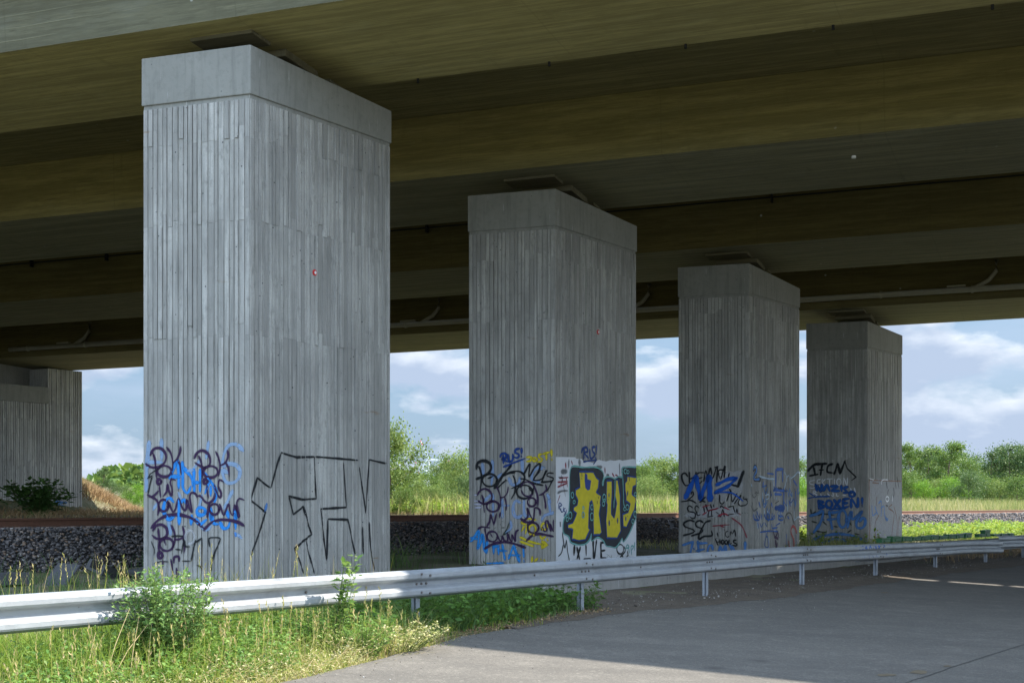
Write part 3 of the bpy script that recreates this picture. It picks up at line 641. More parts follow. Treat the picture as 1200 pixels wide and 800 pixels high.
def on_u(px, w):
    q = (px-600)/F; a = E1+w*NR; return (q*a[1]-a[0])/(R2[0]-q*R2[1])
for k, (p0, p1, hh) in enumerate([(1030, 1041, .075), (1043, 1054, .10), (1055.5, 1066, .09), (1067, 1077, .07), (1078, 1087.5, .08), (1088, 1098, .09), (1098.5, 1108, .07), (1109, 1117.5, .09), (1118, 1128, .09), (1128.5, 1137, .10), (1145, 1152, .07), (1152, 1158, .15), (1162, 1170, .05), (1171, 1179, .05), (1181, 1186, .05)]):
    ua, ub = on_u(p0, 7.30), on_u(p1-.6, 7.30); hh *= 1.15; c = UW((ua+ub)/2, 7.30, .665-.02*max(0, (ua-10)/7)); b = MB(); hl = (ub-ua)/2
    b.box(-hl, -.06, 0, hl, .06, hh*.72); b.box(-hl-.01, -.07, hh*.72, hl+.01, .07, hh); b.box(-hl*.5, -.075, hh*.15, hl*.5, .075, hh*.5)
    o = b.build('green_block', M['green'], None, bevel=.006); o.location = c; o.rotation_euler = (random.uniform(-.03, .03), random.uniform(-.02, .02), math.atan2(R2[1], R2[0])+random.uniform(-.04, .04)); tag(o, GREENL[k], 'block', 'green blocks on the rear guardrail')

# ------------------------------------------------------------------ graffiti: sprayed strokes lying on the ribbed faces
def catmull(P, step, sharp):
    P = [np.array(p, float) for p in P]
    if len(P) == 2 or sharp:
        out = []
        for a, b in zip(P[:-1], P[1:]):
            n = max(1, int(np.linalg.norm(b-a)/step)); out += [a+(b-a)*k/n for k in range(n)]
        return out+[P[-1]]
    out = []; Q = [2*P[0]-P[1]]+P+[2*P[-1]-P[-2]]
    for i in range(1, len(Q)-2):
        a, b, c, d = Q[i-1:i+3]; n = max(2, int(np.linalg.norm(c-b)/step))
        for k in range(n):
            t = k/n; out.append(.5*((2*b)+(c-a)*t+(2*a-5*b+4*c-d)*t*t+(3*b-a-3*c+d)*t**3))
    return out+[P[-1]]
def ell(cx, cy, rx, ry, a0=0, a1=380): return [(cx+rx*math.cos(math.radians(a)), cy+ry*math.sin(math.radians(a))) for a in np.linspace(a0, a1, 15)]
class Paint:
    def __init__(s, face, ox, oy, k): s.f = face; s.o = (ox, oy); s.k = k
    def to(s, p): u, z, Y = s.f.px(s.o[0]+p[0]/s.k, s.o[1]+p[1]/s.k); return np.array([u, z]), Y
class Flat:                                           # strokes on the smooth mural paint
    def __init__(s, f, d): s.f = f; s.L = f.L; s.d = d; s.P = f.P; s.px = f.px
    def depth(s, u, z): return s.d
LAYER = {}
def tagmesh(name, parent, face, mat, strokes, label=None, rounded=True, lay=None):
    """strokes: list of (paint, width in crop units, points[, sharp])"""
    key = id(face); LAYER[key] = LAYER.get(key, 0)+1; off = .003+.0012*(LAYER[key] if lay is None else lay)
    V = []; Fs = []; E = []
    for st in strokes:
        pa, wd, pts = st[:3]; sharp = len(st) > 3 and st[3]
        W0 = [pa.to(p) for p in pts]; Y = W0[0][1]; w = wd/pa.k*Y/F
        C = catmull([a for a, _ in W0], .035, sharp); n = len(C); base = len(V)
        prof = [(-.5*w-.016, 0), (-.33*w, 1), (.33*w, 1), (.5*w+.016, 0)]
        ext = .35*w
        for i, c in enumerate(C):
            d = C[min(i+1, n-1)]-C[max(i-1, 0)]; d = d/(np.linalg.norm(d)+1e-9); nn = np.array([-d[1], d[0]])
            q = c-(d*ext if i == 0 else 0)+(d*ext if i == n-1 else 0); sc = .55 if (i == 0 or i == n-1) else 1.; sw = sc*(.86+.16*math.sin(i*.23+len(V)*.01)+.10*math.sin(i*.71+1.3))
            for o_, e_ in prof:
                p = q+nn*o_*sw; p[0] = min(max(p[0], .006), face.L-.006); V.append(face.P(p[0], p[1], face.depth(p[0], p[1])+off)); E.append(e_ if sc == 1 else e_*.6)
        for i in range(n-1):
            for k in range(3): a = base+i*4+k; Fs.append([a, a+1, a+5, a+4])
    o = mk(name, V, Fs, mat, parent, attrs={'edge': ('POINT', E)})
    if label: tag(o, label)
    return o
def polymesh(name, parent, face, mat, polys, off, label=None):
    from mathutils.geometry import delaunay_2d_cdt
    V = []; Fs = []; rl = base_of(parent)
    for pa_pts in polys:
        P2 = []
        for pa, p in pa_pts:
            (u, z), _ = pa.to(p); P2.append(Vector((min(max(u, .004), face.L-.004), z)))
        vo, _, fo, *_ = delaunay_2d_cdt(P2, [], [list(range(len(P2)))], 1, 1e-5); n = len(V)
        V += [list(np.array(face.P(q.x, q.y, off))-rl) for q in vo]; Fs += [[n+i for i in f] for f in fo]
    me = bpy.data.meshes.new(name); me.from_pydata(V, [], Fs); me.materials.append(mat)
    a = me.attributes.new('edge', 'FLOAT', 'POINT'); a.data.foreach_set('value', np.ones(len(me.vertices), dtype=np.float32))
    o = bpy.data.objects.new(name, me); COL.objects.link(o); o.parent = parent
    if label: tag(o, label)
    return o
SP = dict(purple=spray('purple', (.032, .010, .050)), black=spray('black', (.006, .008, .011)), blue=spray('blue', (.02, .22, .62)), pale=spray('pale_blue', (.28, .42, .64), .62),
          navy=spray('navy', (.008, .045, .21)), yellow=spray('yellow', (.52, .42, .015)), sky=spray('sky_blue', (.018, .22, .58)), paleb=spray('pale_paint', (.26, .38, .62), .7),
          lilac=spray('lilac', (.5, .5, .62), .8), thick=spray('thick_blue', (.005, .085, .42)), fc=spray('mid_blue', (.07, .20, .48), .9), red=spray('red', (.30, .02, .045), .85), white=spray('white', (.7, .7, .72), .9),
          faint=spray('worn_white', (.6, .6, .63), .38), tagblue=spray('tag_blue', (.012, .09, .33), .95), brown=spray('rust_brown', (.23, .11, .06), .75), green=spray('dark_green', (.01, .028, .012), .8), grey=spray('soot', (.03, .035, .04), .6),
          teal=spray('teal', (.16, .40, .38)), s_red=spray('s_red', (.36, .055, .045)), dkpurple=spray('thin_purple', (.06, .025, .07)), lightline=spray('light_line', (.42, .52, .62), .9), coarse=spray('coarse_blue', (.035, .12, .42), .95))
MW = plain('mural_white', (.66, .67, .70), .7, 0, .1, 3); MK_ = plain('mural_black', (.022, .026, .034), .6, 0, .4, 5); MY = plain('mural_yellow', (.62, .51, .02), .6, 0, .25, 9); MBL = plain('mural_blue', (.02, .05, .24), .6, 0, .2, 5)
# --- nearest pillar
root, fl, fr = PILL[0][:3]; T = Paint(fl, 160, 510, 8); B = Paint(fl, 160, 600, 8); C6 = Paint(fr, 150, 480, 3.6375); C6L = Paint(fl, 150, 480, 3.6375)
tagmesh('graffiti_letters', root, fl, SP['pale'], [(T, 44, [(120, 60), (100, 300), (95, 520)]), (T, 40, [(235, 40), (238, 220)]), (T, 34, [(120, 250), (240, 250)]),
  (T, 40, [(1000, 140), (940, 85), (870, 95), (825, 180), (815, 280), (870, 265), (940, 280), (972, 340), (955, 410), (900, 445), (840, 430), (810, 330), (860, 350)]), (T, 44, [(905, 520), (830, 680)]), (T, 40, [(600, 230), (530, 320), (490, 330)]), (T, 38, [(400, 540), (420, 600), (400, 640)]), (T, 40, [(680, 60), (660, 210)]), (T, 36, [(620, 560), (590, 680)]), (T, 36, [(160, 690), (190, 640)]),
  (B, 50, [(300, 60), (320, 200)]), (B, 44, [(610, 130), (660, 160), (700, 130)]), (B, 30, [(930, 190), (985, 240)])], 'faded pale blue letters under the purple tags')
tagmesh('graffiti_letters', root, fl, SP['blue'], [(T, 34, [(310, 400), (355, 300), (388, 245), (398, 400), (400, 490)]), (T, 34, [(335, 385), (410, 385)]), (T, 34, [(432, 250), (438, 400), (440, 490), (480, 540), (510, 480)]), (T, 34, [(445, 300), (520, 400), (530, 470)]), (T, 34, [(540, 320), (545, 540)]), (T, 34, [(602, 320), (600, 520)]), (T, 34, [(540, 440), (600, 440)]),
  (T, 34, [(640, 350), (700, 430), (750, 520), (735, 620)]), (T, 34, [(690, 420), (650, 540)]), (T, 34, [(700, 480), (700, 560)]), (T, 36, [(350, 620), (310, 585), (270, 620), (255, 700), (285, 760), (345, 755)]), (T, 34, [(402, 600), (402, 770)]), (T, 34, [(405, 640), (450, 600), (470, 640)]), (T, 34, ell(610, 710, 42, 36)), (T, 34, [(700, 680), (700, 790)]), (T, 30, [(850, 700), (870, 770)]), (T, 30, [(920, 690), (945, 770)]),
  (B, 34, [(280, 40), (310, 65), (355, 40)]), (B, 34, [(404, 30), (404, 108)]), (B, 34, [(520, 30), (512, 110)]), (B, 34, [(560, 60), (600, 110), (660, 70)]), (B, 34, [(710, 30), (725, 100), (770, 110)]), (B, 36, [(790, 90), (820, 150), (865, 140), (880, 95)]), (B, 34, [(932, 20), (934, 150)]), (B, 36, [(932, 200), (934, 216)])], 'bright blue two line lettering behind the purple tags')
tagmesh('graffiti_tag', root, fl, SP['purple'], [(T, 22, [(130, 185), (160, 130), (210, 116), (255, 140), (280, 190), (268, 250), (225, 285), (170, 300), (120, 290), (92, 265)]), (T, 15, [(155, 165), (175, 230), (183, 330), (190, 400)]), (T, 15, [(285, 110), (325, 170), (342, 250), (340, 330), (332, 380)]), (T, 18, [(415, 105), (410, 160), (380, 225), (345, 260)]), (T, 14, [(385, 225), (410, 270), (422, 365)]),
  (T, 22, ell(262, 335, 66, 52, -150, 230)), (T, 30, ell(214, 432, 18, 22)), (T, 15, [(215, 465), (220, 520), (228, 578)]), (T, 15, [(252, 570), (282, 530), (292, 455), (305, 520), (330, 565), (335, 500), (318, 440), (335, 405), (370, 420)]), (T, 18, [(108, 555), (140, 575), (180, 550), (205, 520)]), (T, 17, [(140, 575), (185, 600), (205, 640), (210, 690), (200, 745)]),
  (T, 19, ell(255, 655, 46, 55)), (T, 17, [(300, 620), (325, 680), (345, 715), (370, 690), (398, 590), (425, 660), (447, 695), (470, 690), (475, 600), (490, 660), (512, 708), (525, 715), (510, 640), (500, 570), (520, 535), (555, 545), (575, 580)]),
  (B, 28, [(140, 145), (200, 75), (290, 30), (380, 20), (470, 35), (545, 70), (600, 118), (640, 150)])], 'dark purple scribbled tag on the left half of the face')
tagmesh('graffiti_tag', root, fl, SP['purple'], [(T, 22, [(545, 215), (570, 165), (620, 140), (670, 165), (695, 220), (690, 275), (650, 300), (600, 285), (552, 255)]), (T, 15, [(585, 190), (615, 260), (625, 400)]), (T, 15, [(745, 150), (775, 210), (790, 290), (775, 380)]), (T, 18, [(860, 140), (865, 200), (835, 260), (795, 280)]), (T, 14, [(845, 255), (868, 310), (875, 385)]), (T, 22, ell(700, 340, 66, 54, -150, 230)), (T, 28, ell(653, 432, 18, 20)), (T, 15, [(668, 465), (672, 540), (680, 585)]),
  (T, 15, [(732, 460), (750, 520), (790, 585), (800, 540), (770, 470), (785, 415), (822, 435)]), (T, 16, [(580, 565), (610, 570), (650, 620), (690, 630), (730, 590), (740, 540)]), (T, 17, [(690, 630), (680, 690), (668, 765)]), (T, 19, ell(735, 690, 45, 50)), (T, 16, [(785, 640), (805, 700), (825, 748), (845, 700), (872, 640), (882, 700), (905, 748), (922, 700), (925, 650), (945, 700), (965, 770), (952, 690), (945, 630), (965, 590), (1010, 605)]),
  (B, 26, [(640, 165), (700, 100), (780, 70), (870, 72), (950, 90), (1012, 125)])], 'second dark purple tag beside the pillar corner')
tagmesh('graffiti_tag', root, fl, SP['purple'], [(B, 22, [(155, 170), (185, 125), (240, 115), (285, 150), (290, 205), (255, 240), (190, 245), (150, 215)]), (B, 16, [(205, 150), (215, 250), (210, 330), (218, 370)]), (B, 17, [(325, 120), (358, 180), (365, 260), (345, 330)]), (B, 17, [(435, 130), (450, 180), (445, 230), (400, 252), (370, 255)]), (B, 15, [(440, 250), (458, 310), (450, 380)]), (B, 22, ell(285, 300, 65, 60)), (B, 13, [(255, 235), (278, 305)]), (B, 34, ell(226, 402, 20, 26)), (B, 18, [(325, 440), (335, 500), (345, 580)]), (B, 24, [(355, 470), (358, 420), (400, 412), (405, 455)]), (B, 18, [(380, 520), (385, 620)]), (B, 20, [(250, 450), (250, 500)])], 'smaller dark purple tag low on the left edge')
tagmesh('graffiti_letters', root, fl, SP['black'], [(B, 9, [(330, 225), (390, 220), (462, 225), (440, 300), (425, 385)], 1), (B, 10, [(455, 235), (462, 315), (500, 320)]), (B, 7, [(370, 345), (420, 350)]), (B, 9, [(515, 455), (545, 310), (562, 255)]), (B, 9, [(560, 280), (620, 240), (620, 525)], 1), (B, 8, [(570, 495), (610, 510), (622, 548)]), (B, 10, [(692, 320), (685, 245), (740, 235), (787, 240), (787, 268), (740, 370), (710, 470), (708, 548)]), (B, 6, [(430, 455), (510, 455)]), (B, 6, [(165, 480), (230, 460), (300, 462)]), (B, 5, [(140, 270), (170, 350), (165, 400)]),
  (T, 6, [(205, 310), (130, 360), (108, 402), (150, 375), (128, 460), (112, 545)], 1)], 'thin black letters below the purple tags')
tagmesh('graffiti_loop', root, fl, SP['faint'], [(B, 18, ell(505, 232, 42, 62, 150, 470))])
tagmesh('graffiti_outline', root, fr, SP['black'], [(C6, 8, [(518, 707), (508, 660), (585, 437), (520, 385), (547, 290), (605, 332), (650, 182), (715, 202), (790, 200), (802, 378), (740, 382), (685, 368), (702, 445), (745, 412), (780, 530), (708, 590), (748, 695)], 1), (C6, 6, [(757, 560), (790, 695)]), (C6, 7, [(800, 200), (880, 206), (980, 215)]), (C6, 5, [(918, 225), (930, 415)]), (C6, 7, [(930, 415), (818, 422), (846, 640), (850, 465), (935, 467), (965, 610)], 1), (C6, 5, [(985, 245), (1010, 440), (1025, 212), (1098, 228)], 1), (C6, 6, [(997, 500), (1000, 615)]), (C6, 7, [(1025, 480), (1032, 600), (1050, 680)])], 'large black outlined letters')
tagmesh('paint_smear', root, fr, SP['fc'], [(C6, 15, [(583, 430), (590, 402)])])
# --- mural pillar, left face
root, fl, fr = PILL[1][:3]; A_ = Paint(fl, 545, 515, 10.664); B = Paint(fl, 545, 585, 10); C = Paint(fr, 645, 515, 10.664); D = Paint(fr, 645, 585, 10)
tagmesh('graffiti_letters', root, fl, SP['paleb'], [(A_, 44, [(220, 300), (232, 430)]), (A_, 44, [(342, 262), (345, 420), (330, 560)]), (A_, 44, [(715, 260), (722, 420)]), (A_, 44, [(550, 480), (590, 560), (670, 540), (690, 470)]), (A_, 44, [(990, 355), (900, 355), (842, 420), (842, 500), (930, 530)]), (A_, 38, [(400, 480), (460, 420)]), (A_, 44, [(250, 760), (340, 680), (355, 760)]), (A_, 40, [(1030, 680), (1070, 780)]), (B, 40, [(330, 50), (330, 190)]), (B, 42, [(440, 0), (440, 205)]), (B, 34, [(440, 70), (515, 70)]), (B, 42, [(650, 35), (595, 15), (565, 90), (580, 185), (630, 210), (665, 185)]), (B, 36, [(692, 10), (700, 180), (760, 195)]), (B, 36, [(900, 245), (930, 190), (1048, 150)]), (B, 34, [(980, 0), (1000, 140)]), (B, 30, [(535, 250), (540, 330), (470, 400)])], 'faded pale blue block letters')
tagmesh('graffiti_letters', root, fl, SP['lilac'], [(B, 14, [(110, 15), (200, 20)]), (B, 14, [(110, 55), (200, 57)]), (B, 14, [(115, 95), (200, 92)]), (A_, 14, [(115, 690), (150, 690)])])
tagmesh('graffiti_letters', root, fl, SP['sky'], [(B, 32, [(70, 490), (110, 440), (160, 370), (160, 480), (150, 575), (190, 500), (205, 410), (222, 480), (228, 580), (252, 625)]), (B, 28, [(70, 450), (150, 460)]), (B, 32, [(262, 490), (258, 620)]), (B, 32, [(335, 520), (337, 632)]), (B, 30, [(330, 555), (400, 540)]), (B, 30, [(390, 550), (395, 640)]), (B, 26, [(400, 595), (490, 600)]), (B, 34, [(440, 530), (470, 700)]), (B, 34, [(512, 692), (570, 540), (640, 725)], 1), (B, 28, [(510, 650), (645, 652)]), (B, 26, [(685, 560), (692, 672)]), (B, 26, [(692, 712), (694, 728)]), (B, 16, [(250, 746), (460, 741)])], 'sky blue letters along the foot of the left face')
tagmesh('graffiti_letters', root, fl, SP['yellow'], [(A_, 26, [(770, 220), (832, 215), (822, 262), (775, 272)], 1), (A_, 26, ell(872, 245, 26, 22)), (A_, 24, [(962, 178), (925, 190), (930, 222), (965, 238), (955, 268), (910, 278)]), (A_, 26, [(980, 178), (1058, 155)]), (A_, 26, [(1015, 170), (1022, 250)]), (A_, 30, [(1080, 128), (1086, 205)]), (A_, 32, [(1086, 240), (1087, 252)]),
  (B, 28, [(660, 272), (740, 225), (840, 240)]), (B, 26, [(665, 275), (720, 292)]), (B, 26, [(702, 300), (665, 372)]), (B, 26, [(732, 300), (712, 400)]), (B, 26, ell(790, 350, 42, 56)), (B, 26, ell(930, 315, 32, 38)), (B, 26, [(760, 405), (830, 420)]), (B, 28, [(880, 425), (905, 460), (945, 430)]), (B, 34, [(968, 465), (972, 475)]), (B, 26, [(650, 440), (760, 490), (900, 525)]), (B, 24, [(650, 490), (805, 548)]), (B, 40, [(905, 490), (960, 530), (905, 565), (905, 520)], 1), (B, 26, [(790, 670), (785, 730)]), (B, 24, [(820, 720), (852, 688)]), (B, 26, [(888, 698), (892, 702)]), (B, 34, [(932, 708), (938, 716)])], 'yellow letters and arrow')
tagmesh('graffiti_tag', root, fl, SP['black'], [(A_, 36, [(145, 365), (155, 300), (200, 268), (260, 265), (315, 300), (328, 360), (290, 420), (230, 455), (145, 490)]), (A_, 18, [(175, 330), (208, 430), (205, 540), (192, 620)]), (A_, 22, ell(312, 505, 90, 78)), (A_, 18, [(290, 485), (350, 455)]), (A_, 36, [(580, 320), (480, 440), (372, 605)]), (A_, 38, [(470, 450), (540, 420), (620, 408)]), (A_, 26, [(510, 500), (522, 508)]), (A_, 22, [(510, 510), (440, 570), (405, 610)]),
  (A_, 18, [(540, 410), (620, 392), (700, 402), (745, 450), (740, 510), (690, 560), (580, 610)]), (A_, 13, [(600, 440), (630, 520), (630, 640), (580, 742)]), (A_, 20, ell(745, 650, 100, 84)), (A_, 17, [(740, 430), (812, 300), (800, 462), (870, 350), (935, 298), (930, 370), (850, 510)]), (A_, 17, [(940, 380), (860, 500), (960, 488), (1022, 380), (958, 530)]), (A_, 17, [(1112, 420), (1045, 415), (1028, 450), (1108, 480), (1095, 512), (955, 532)]), (A_, 15, [(1100, 500), (1025, 645)]), (A_, 16, [(690, 485), (760, 495), (850, 540), (980, 570)]), (A_, 15, [(800, 600), (840, 640), (870, 580)])], 'big black scrawled tag across the upper left face')
tagmesh('graffiti_tag', root, fl, SP['purple'], [(A_, 20, [(155, 695), (190, 640), (250, 612), (310, 640), (338, 700), (322, 760), (250, 800)]), (A_, 18, [(165, 760), (230, 800), (300, 790), (360, 765), (420, 790)]), (A_, 17, [(215, 690), (235, 760), (238, 830)]), (B, 22, ell(330, 80, 72, 62)), (B, 15, [(215, 0), (232, 150)]), (A_, 18, [(400, 590), (430, 660), (445, 730), (450, 830)]), (A_, 18, [(542, 590), (530, 660), (490, 715), (440, 722)]), (A_, 15, [(500, 720), (518, 800), (515, 880)]),
  (A_, 18, [(700, 600), (720, 550), (780, 525), (850, 560), (895, 650), (912, 740), (912, 830)]), (A_, 17, [(705, 630), (740, 690), (800, 705), (850, 680)]), (A_, 18, [(1010, 560), (1022, 620), (980, 670), (930, 692)]), (A_, 16, [(985, 680), (1008, 790), (1010, 860)]), (B, 20, ell(785, 30, 50, 50)), (B, 17, [(260, 315), (290, 260), (302, 170), (340, 300), (370, 165)], 1), (B, 15, [(415, 150), (405, 212)]), (B, 20, [(155, 345), (200, 320), (292, 330)]), (B, 16, [(235, 335), (262, 492)]), (B, 19, ell(322, 432, 60, 60)), (B, 14, [(300, 400), (322, 440)]),
  (B, 16, [(385, 420), (402, 470), (430, 480), (440, 425), (462, 478), (500, 480), (500, 400), (532, 470), (555, 490), (552, 410), (592, 492), (592, 420), (602, 370), (632, 355)]), (B, 28, [(235, 575), (330, 520), (430, 500), (530, 505), (620, 530), (712, 562)]), (B, 17, [(690, 250), (738, 200), (732, 100), (770, 190), (805, 230), (822, 100), (875, 120), (882, 182)]), (B, 30, [(660, 225), (710, 262), (780, 258), (812, 230)]), (B, 19, ell(800, 330, 65, 60)), (B, 16, [(735, 280), (748, 390)]), (B, 17, [(892, 360), (908, 320), (932, 372), (962, 360), (945, 270), (970, 250), (1010, 372), (1002, 285), (1040, 372), (1042, 240)]), (B, 26, [(720, 485), (790, 422), (880, 402), (1038, 432)])], 'dark purple tags in two columns')
tagmesh('graffiti_letters', root, fl, SP['navy'], [(A_, 26, [(440, 215), (455, 182), (500, 168), (525, 200), (505, 232), (470, 245), (560, 282)]), (A_, 24, [(482, 195), (486, 295)]), (A_, 26, [(540, 185), (550, 258), (580, 270), (602, 240), (600, 180)]), (A_, 26, [(685, 112), (640, 120), (628, 158), (668, 178), (680, 205), (650, 228), (622, 215)]), (A_, 26, [(712, 105), (710, 170)]), (A_, 28, [(708, 205), (709, 213)]), (A_, 24, [(485, 340), (600, 292), (750, 235)])], 'small navy blue word with an exclamation mark')
tagmesh('paint_spatter', root, fl, SP['green'], [(B, 6, [(415, 285), (418, 298)]), (B, 5, [(430, 330), (470, 328)]), (B, 8, [(520, 270), (490, 350), (450, 415), (520, 370)]), (B, 5, [(340, 345), (365, 325)]), (B, 5, [(400, 370), (405, 385)]), (B, 8, [(215, 715), (240, 748)])])
# --- mural pillar, right face: white ground with the big letters
dm = .0295
polymesh('mural_ground', root, fr, MW, [[(C, p) for p in [(56, 215), (300, 218), (318, 236), (380, 238), (400, 262), (540, 290), (570, 262), (600, 250), (640, 262), (690, 270), (740, 255), (790, 262), (860, 250), (890, 262), (930, 255), (990, 245), (1030, 240), (1066, 248)]]+[(D, (1001, 800)), (D, (57, 830))]], dm, 'white painted ground of the mural')
polymesh('mural_background', root, fr, MK_, [[(C, p) for p in [(228, 800), (226, 600), (232, 420), (245, 360), (270, 342), (400, 352), (540, 342), (600, 360), (640, 400), (655, 450), (640, 540), (648, 570), (660, 490), (700, 466), (760, 478), (792, 488), (840, 462), (884, 465), (890, 350), (1064, 346)]]+
  [(D, p) for p in [(996, 200), (960, 290), (905, 410), (845, 495), (830, 452), (795, 510), (752, 556), (690, 548), (642, 540), (610, 485), (560, 450), (520, 452), (470, 480), (470, 395), (445, 470), (395, 522), (320, 535), (230, 502), (202, 430), (142, 390), (138, 280), (160, 200), (200, 150), (212, 60)]]], dm+.003, 'black cloud behind the letters')
R_ = [[(C, p) for p in [(345, 398), (525, 402), (545, 440), (560, 470), (598, 500), (588, 605), (562, 655), (622, 700), (612, 790)]]+[(D, p) for p in [(578, 60), (562, 170), (590, 385), (565, 412), (492, 415), (492, 90)]]+[(C, (505, 765)), (C, (478, 790))]+[(D, p) for p in [(452, 60), (440, 160), (438, 330), (456, 350), (400, 470), (330, 482), (240, 466), (250, 350), (195, 335), (192, 290), (250, 270), (296, 160), (258, 132), (260, 92), (302, 62), (310, 10)]]+[(C, p) for p in [(300, 690), (300, 620), (358, 592)]]]
U_ = [[(C, p) for p in [(690, 510), (758, 512), (760, 700), (754, 790)]]+[(D, p) for p in [(706, 60), (704, 170), (736, 218), (750, 150), (764, 50)]]+[(C, p) for p in [(796, 700), (808, 500), (832, 502), (862, 700)]]+[(D, p) for p in [(806, 60), (816, 370), (770, 452), (650, 452), (640, 250), (654, 60)]]+[(C, (688, 790))]]
S_ = [[(C, p) for p in [(945, 450), (1062, 470), (1060, 572), (1020, 590), (1010, 680), (1056, 720), (1058, 780)]]+[(D, p) for p in [(988, 40), (975, 120), (880, 325), (842, 318), (835, 170), (900, 150), (925, 50), (880, 20)]]+[(C, p) for p in [(930, 770), (935, 700), (920, 630), (922, 540), (945, 510)]]]
for nm, pl in (('mural_letter', R_), ('mural_letter', U_), ('mural_letter', S_)): polymesh(nm, root, fr, MY, pl, dm+.006, 'yellow mural letter edged in blue')
polymesh('letter_counter', root, fr, MBL, [[(C, p) for p in [(420, 418), (448, 430), (452, 492), (497, 508), (482, 620), (455, 635), (425, 600), (415, 500)]]], dm+.009)
fm = Flat(fr, dm+.003)
tagmesh('letter_outline', root, fm, SP['navy'], [(pl[0][0][0], 20, [((p[0]/D.k+0)*C.k if pa is D else p[0], ((585-515)+p[1]/D.k)*C.k if pa is D else p[1]) for pa, p in pl[0]]+[pl[0][0][1]], 1) for pl in (R_, U_, S_)], lay=2)
tagmesh('mural_outline', root, fm, SP['teal'], [(C, 15, [(228, 790), (226, 600), (230, 420), (245, 355), (275, 330), (400, 345), (540, 342), (605, 365), (645, 410), (655, 460), (635, 540), (645, 570), (660, 490), (700, 462), (760, 474), (792, 488), (840, 460), (884, 462), (890, 348), (1060, 342)]), (D, 13, [(996, 205), (960, 290), (905, 410), (845, 495), (830, 455), (795, 512), (752, 560), (690, 550), (642, 540), (610, 485), (560, 447), (520, 452), (468, 482), (470, 400), (445, 472), (395, 520), (320, 530), (230, 502), (202, 432), (142, 390), (138, 280), (160, 200), (200, 150), (212, 20)]),
  (C, 12, [(795, 490), (792, 760)]), (C, 11, [(888, 360), (905, 790)]), (D, 11, [(735, 0), (732, 100)]), (D, 14, [(842, 0), (850, 60), (862, 90)])]+
  [(C, 9, ell(*e)) for e in ((262, 690, 16, 36), (285, 775, 14, 20), (660, 730, 20, 50), (925, 395, 18, 28), (957, 402, 14, 20), (1050, 680, 16, 22))]+[(D, 8, ell(*e)) for e in ((265, 30, 12, 18), (220, 185, 18, 40), (185, 230, 13, 25), (475, 90, 14, 30), (475, 200, 20, 44), (610, 50, 14, 25), (620, 5, 12, 12), (890, 90, 18, 30), (860, 110, 14, 20), (980, 170, 14, 34), (955, 255, 13, 25), (372, 178, 14, 34), (375, 100, 9, 18))], 'teal outline and rings', lay=4)
tagmesh('mural_dots', root, fm, SP['navy'], [(C, 22, [(380, 420), (382, 455)]), (C, 16, [(380, 480), (380, 490)]), (C, 26, [(975, 475), (976, 508)]), (C, 16, [(960, 540), (960, 550)]), (C, 22, [(955, 645), (952, 695)]), (C, 22, [(720, 672), (720, 710)]), (C, 14, [(712, 740), (712, 748)]), (C, 18, [(590, 715), (590, 730)]), (D, 22, [(372, 160), (372, 195)]), (D, 20, [(538, 20), (538, 45)]), (D, 26, [(678, 250), (678, 300)]), (D, 14, [(710, 236), (711, 246)]), (D, 26, [(775, 222), (776, 272)]), (D, 24, [(872, 208), (872, 242)]), (D, 10, [(894, 190), (895, 200)])], lay=3)
tagmesh('graffiti_letters', root, fm, SP['black'], [(D, 12, [(130, 385), (140, 470), (160, 565), (178, 475), (190, 600), (212, 712)]), (D, 12, [(140, 530), (120, 620), (82, 665)]), (D, 44, [(272, 545), (266, 640)]), (D, 36, [(300, 560), (332, 700)]), (D, 36, [(340, 560), (302, 690)]), (D, 32, [(405, 530), (410, 650)]), (D, 46, [(490, 485), (496, 690)]), (D, 40, [(530, 480), (505, 690)]), (D, 48, [(580, 510), (586, 690)]), (D, 32, [(580, 505), (622, 502)]), (D, 30, [(590, 600), (630, 594)]), (D, 30, [(590, 685), (642, 685)]), (D, 17, ell(808, 580, 40, 56)), (D, 15, [(850, 545), (868, 595), (840, 640), (800, 682)]), (D, 14, [(820, 640), (850, 690)]), (D, 13, [(892, 600), (898, 650), (872, 685)]), (D, 14, [(380, 695), (465, 692)]), (D, 44, [(105, 275), (106, 305)]), (D, 12, [(705, 655), (706, 668)])], 'rough black letters under the mural', lay=1)
tagmesh('graffiti_letters', root, fm, SP['teal'], [(D, 10, [(865, 590), (890, 530), (912, 555), (880, 572)]), (D, 10, [(905, 550), (915, 625)]), (D, 10, [(942, 645), (935, 550), (965, 548), (942, 592)]), (D, 10, [(976, 500), (974, 600)])], lay=1)
tagmesh('graffiti_scrawl', root, fm, SP['red'], [(C, 26, [(178, 290), (182, 350)]), (C, 12, [(250, 260), (266, 310)]), (C, 16, [(80, 530), (205, 522)]), (C, 16, [(80, 590), (205, 540)]), (C, 12, [(100, 480), (212, 470)]), (C, 12, [(140, 490), (112, 590)]), (C, 12, [(188, 470), (202, 590)]), (C, 20, [(670, 350), (673, 415)]), (C, 14, [(710, 430), (716, 460)]), (C, 22, [(762, 420), (788, 462)]), (C, 16, [(800, 438), (832, 452)]), (C, 9, [(110, 690), (75, 790)]), (C, 16, [(645, 520), (648, 560)])], lay=0)
tagmesh('graffiti_scrawl', root, fm, SP['grey'], [(C, 70, [(130, 400), (190, 395)]), (C, 26, [(220, 250), (216, 350)]), (C, 24, [(852, 300), (856, 440)]), (C, 50, [(565, 350), (630, 340)]), (C, 60, [(352, 260), (355, 310)]), (C, 24, [(80, 665), (130, 640), (205, 635)]), (C, 9, [(125, 440), (178, 710)]), (C, 10, [(88, 470), (150, 468)]), (C, 30, [(690, 440), (720, 440)])], lay=.4)
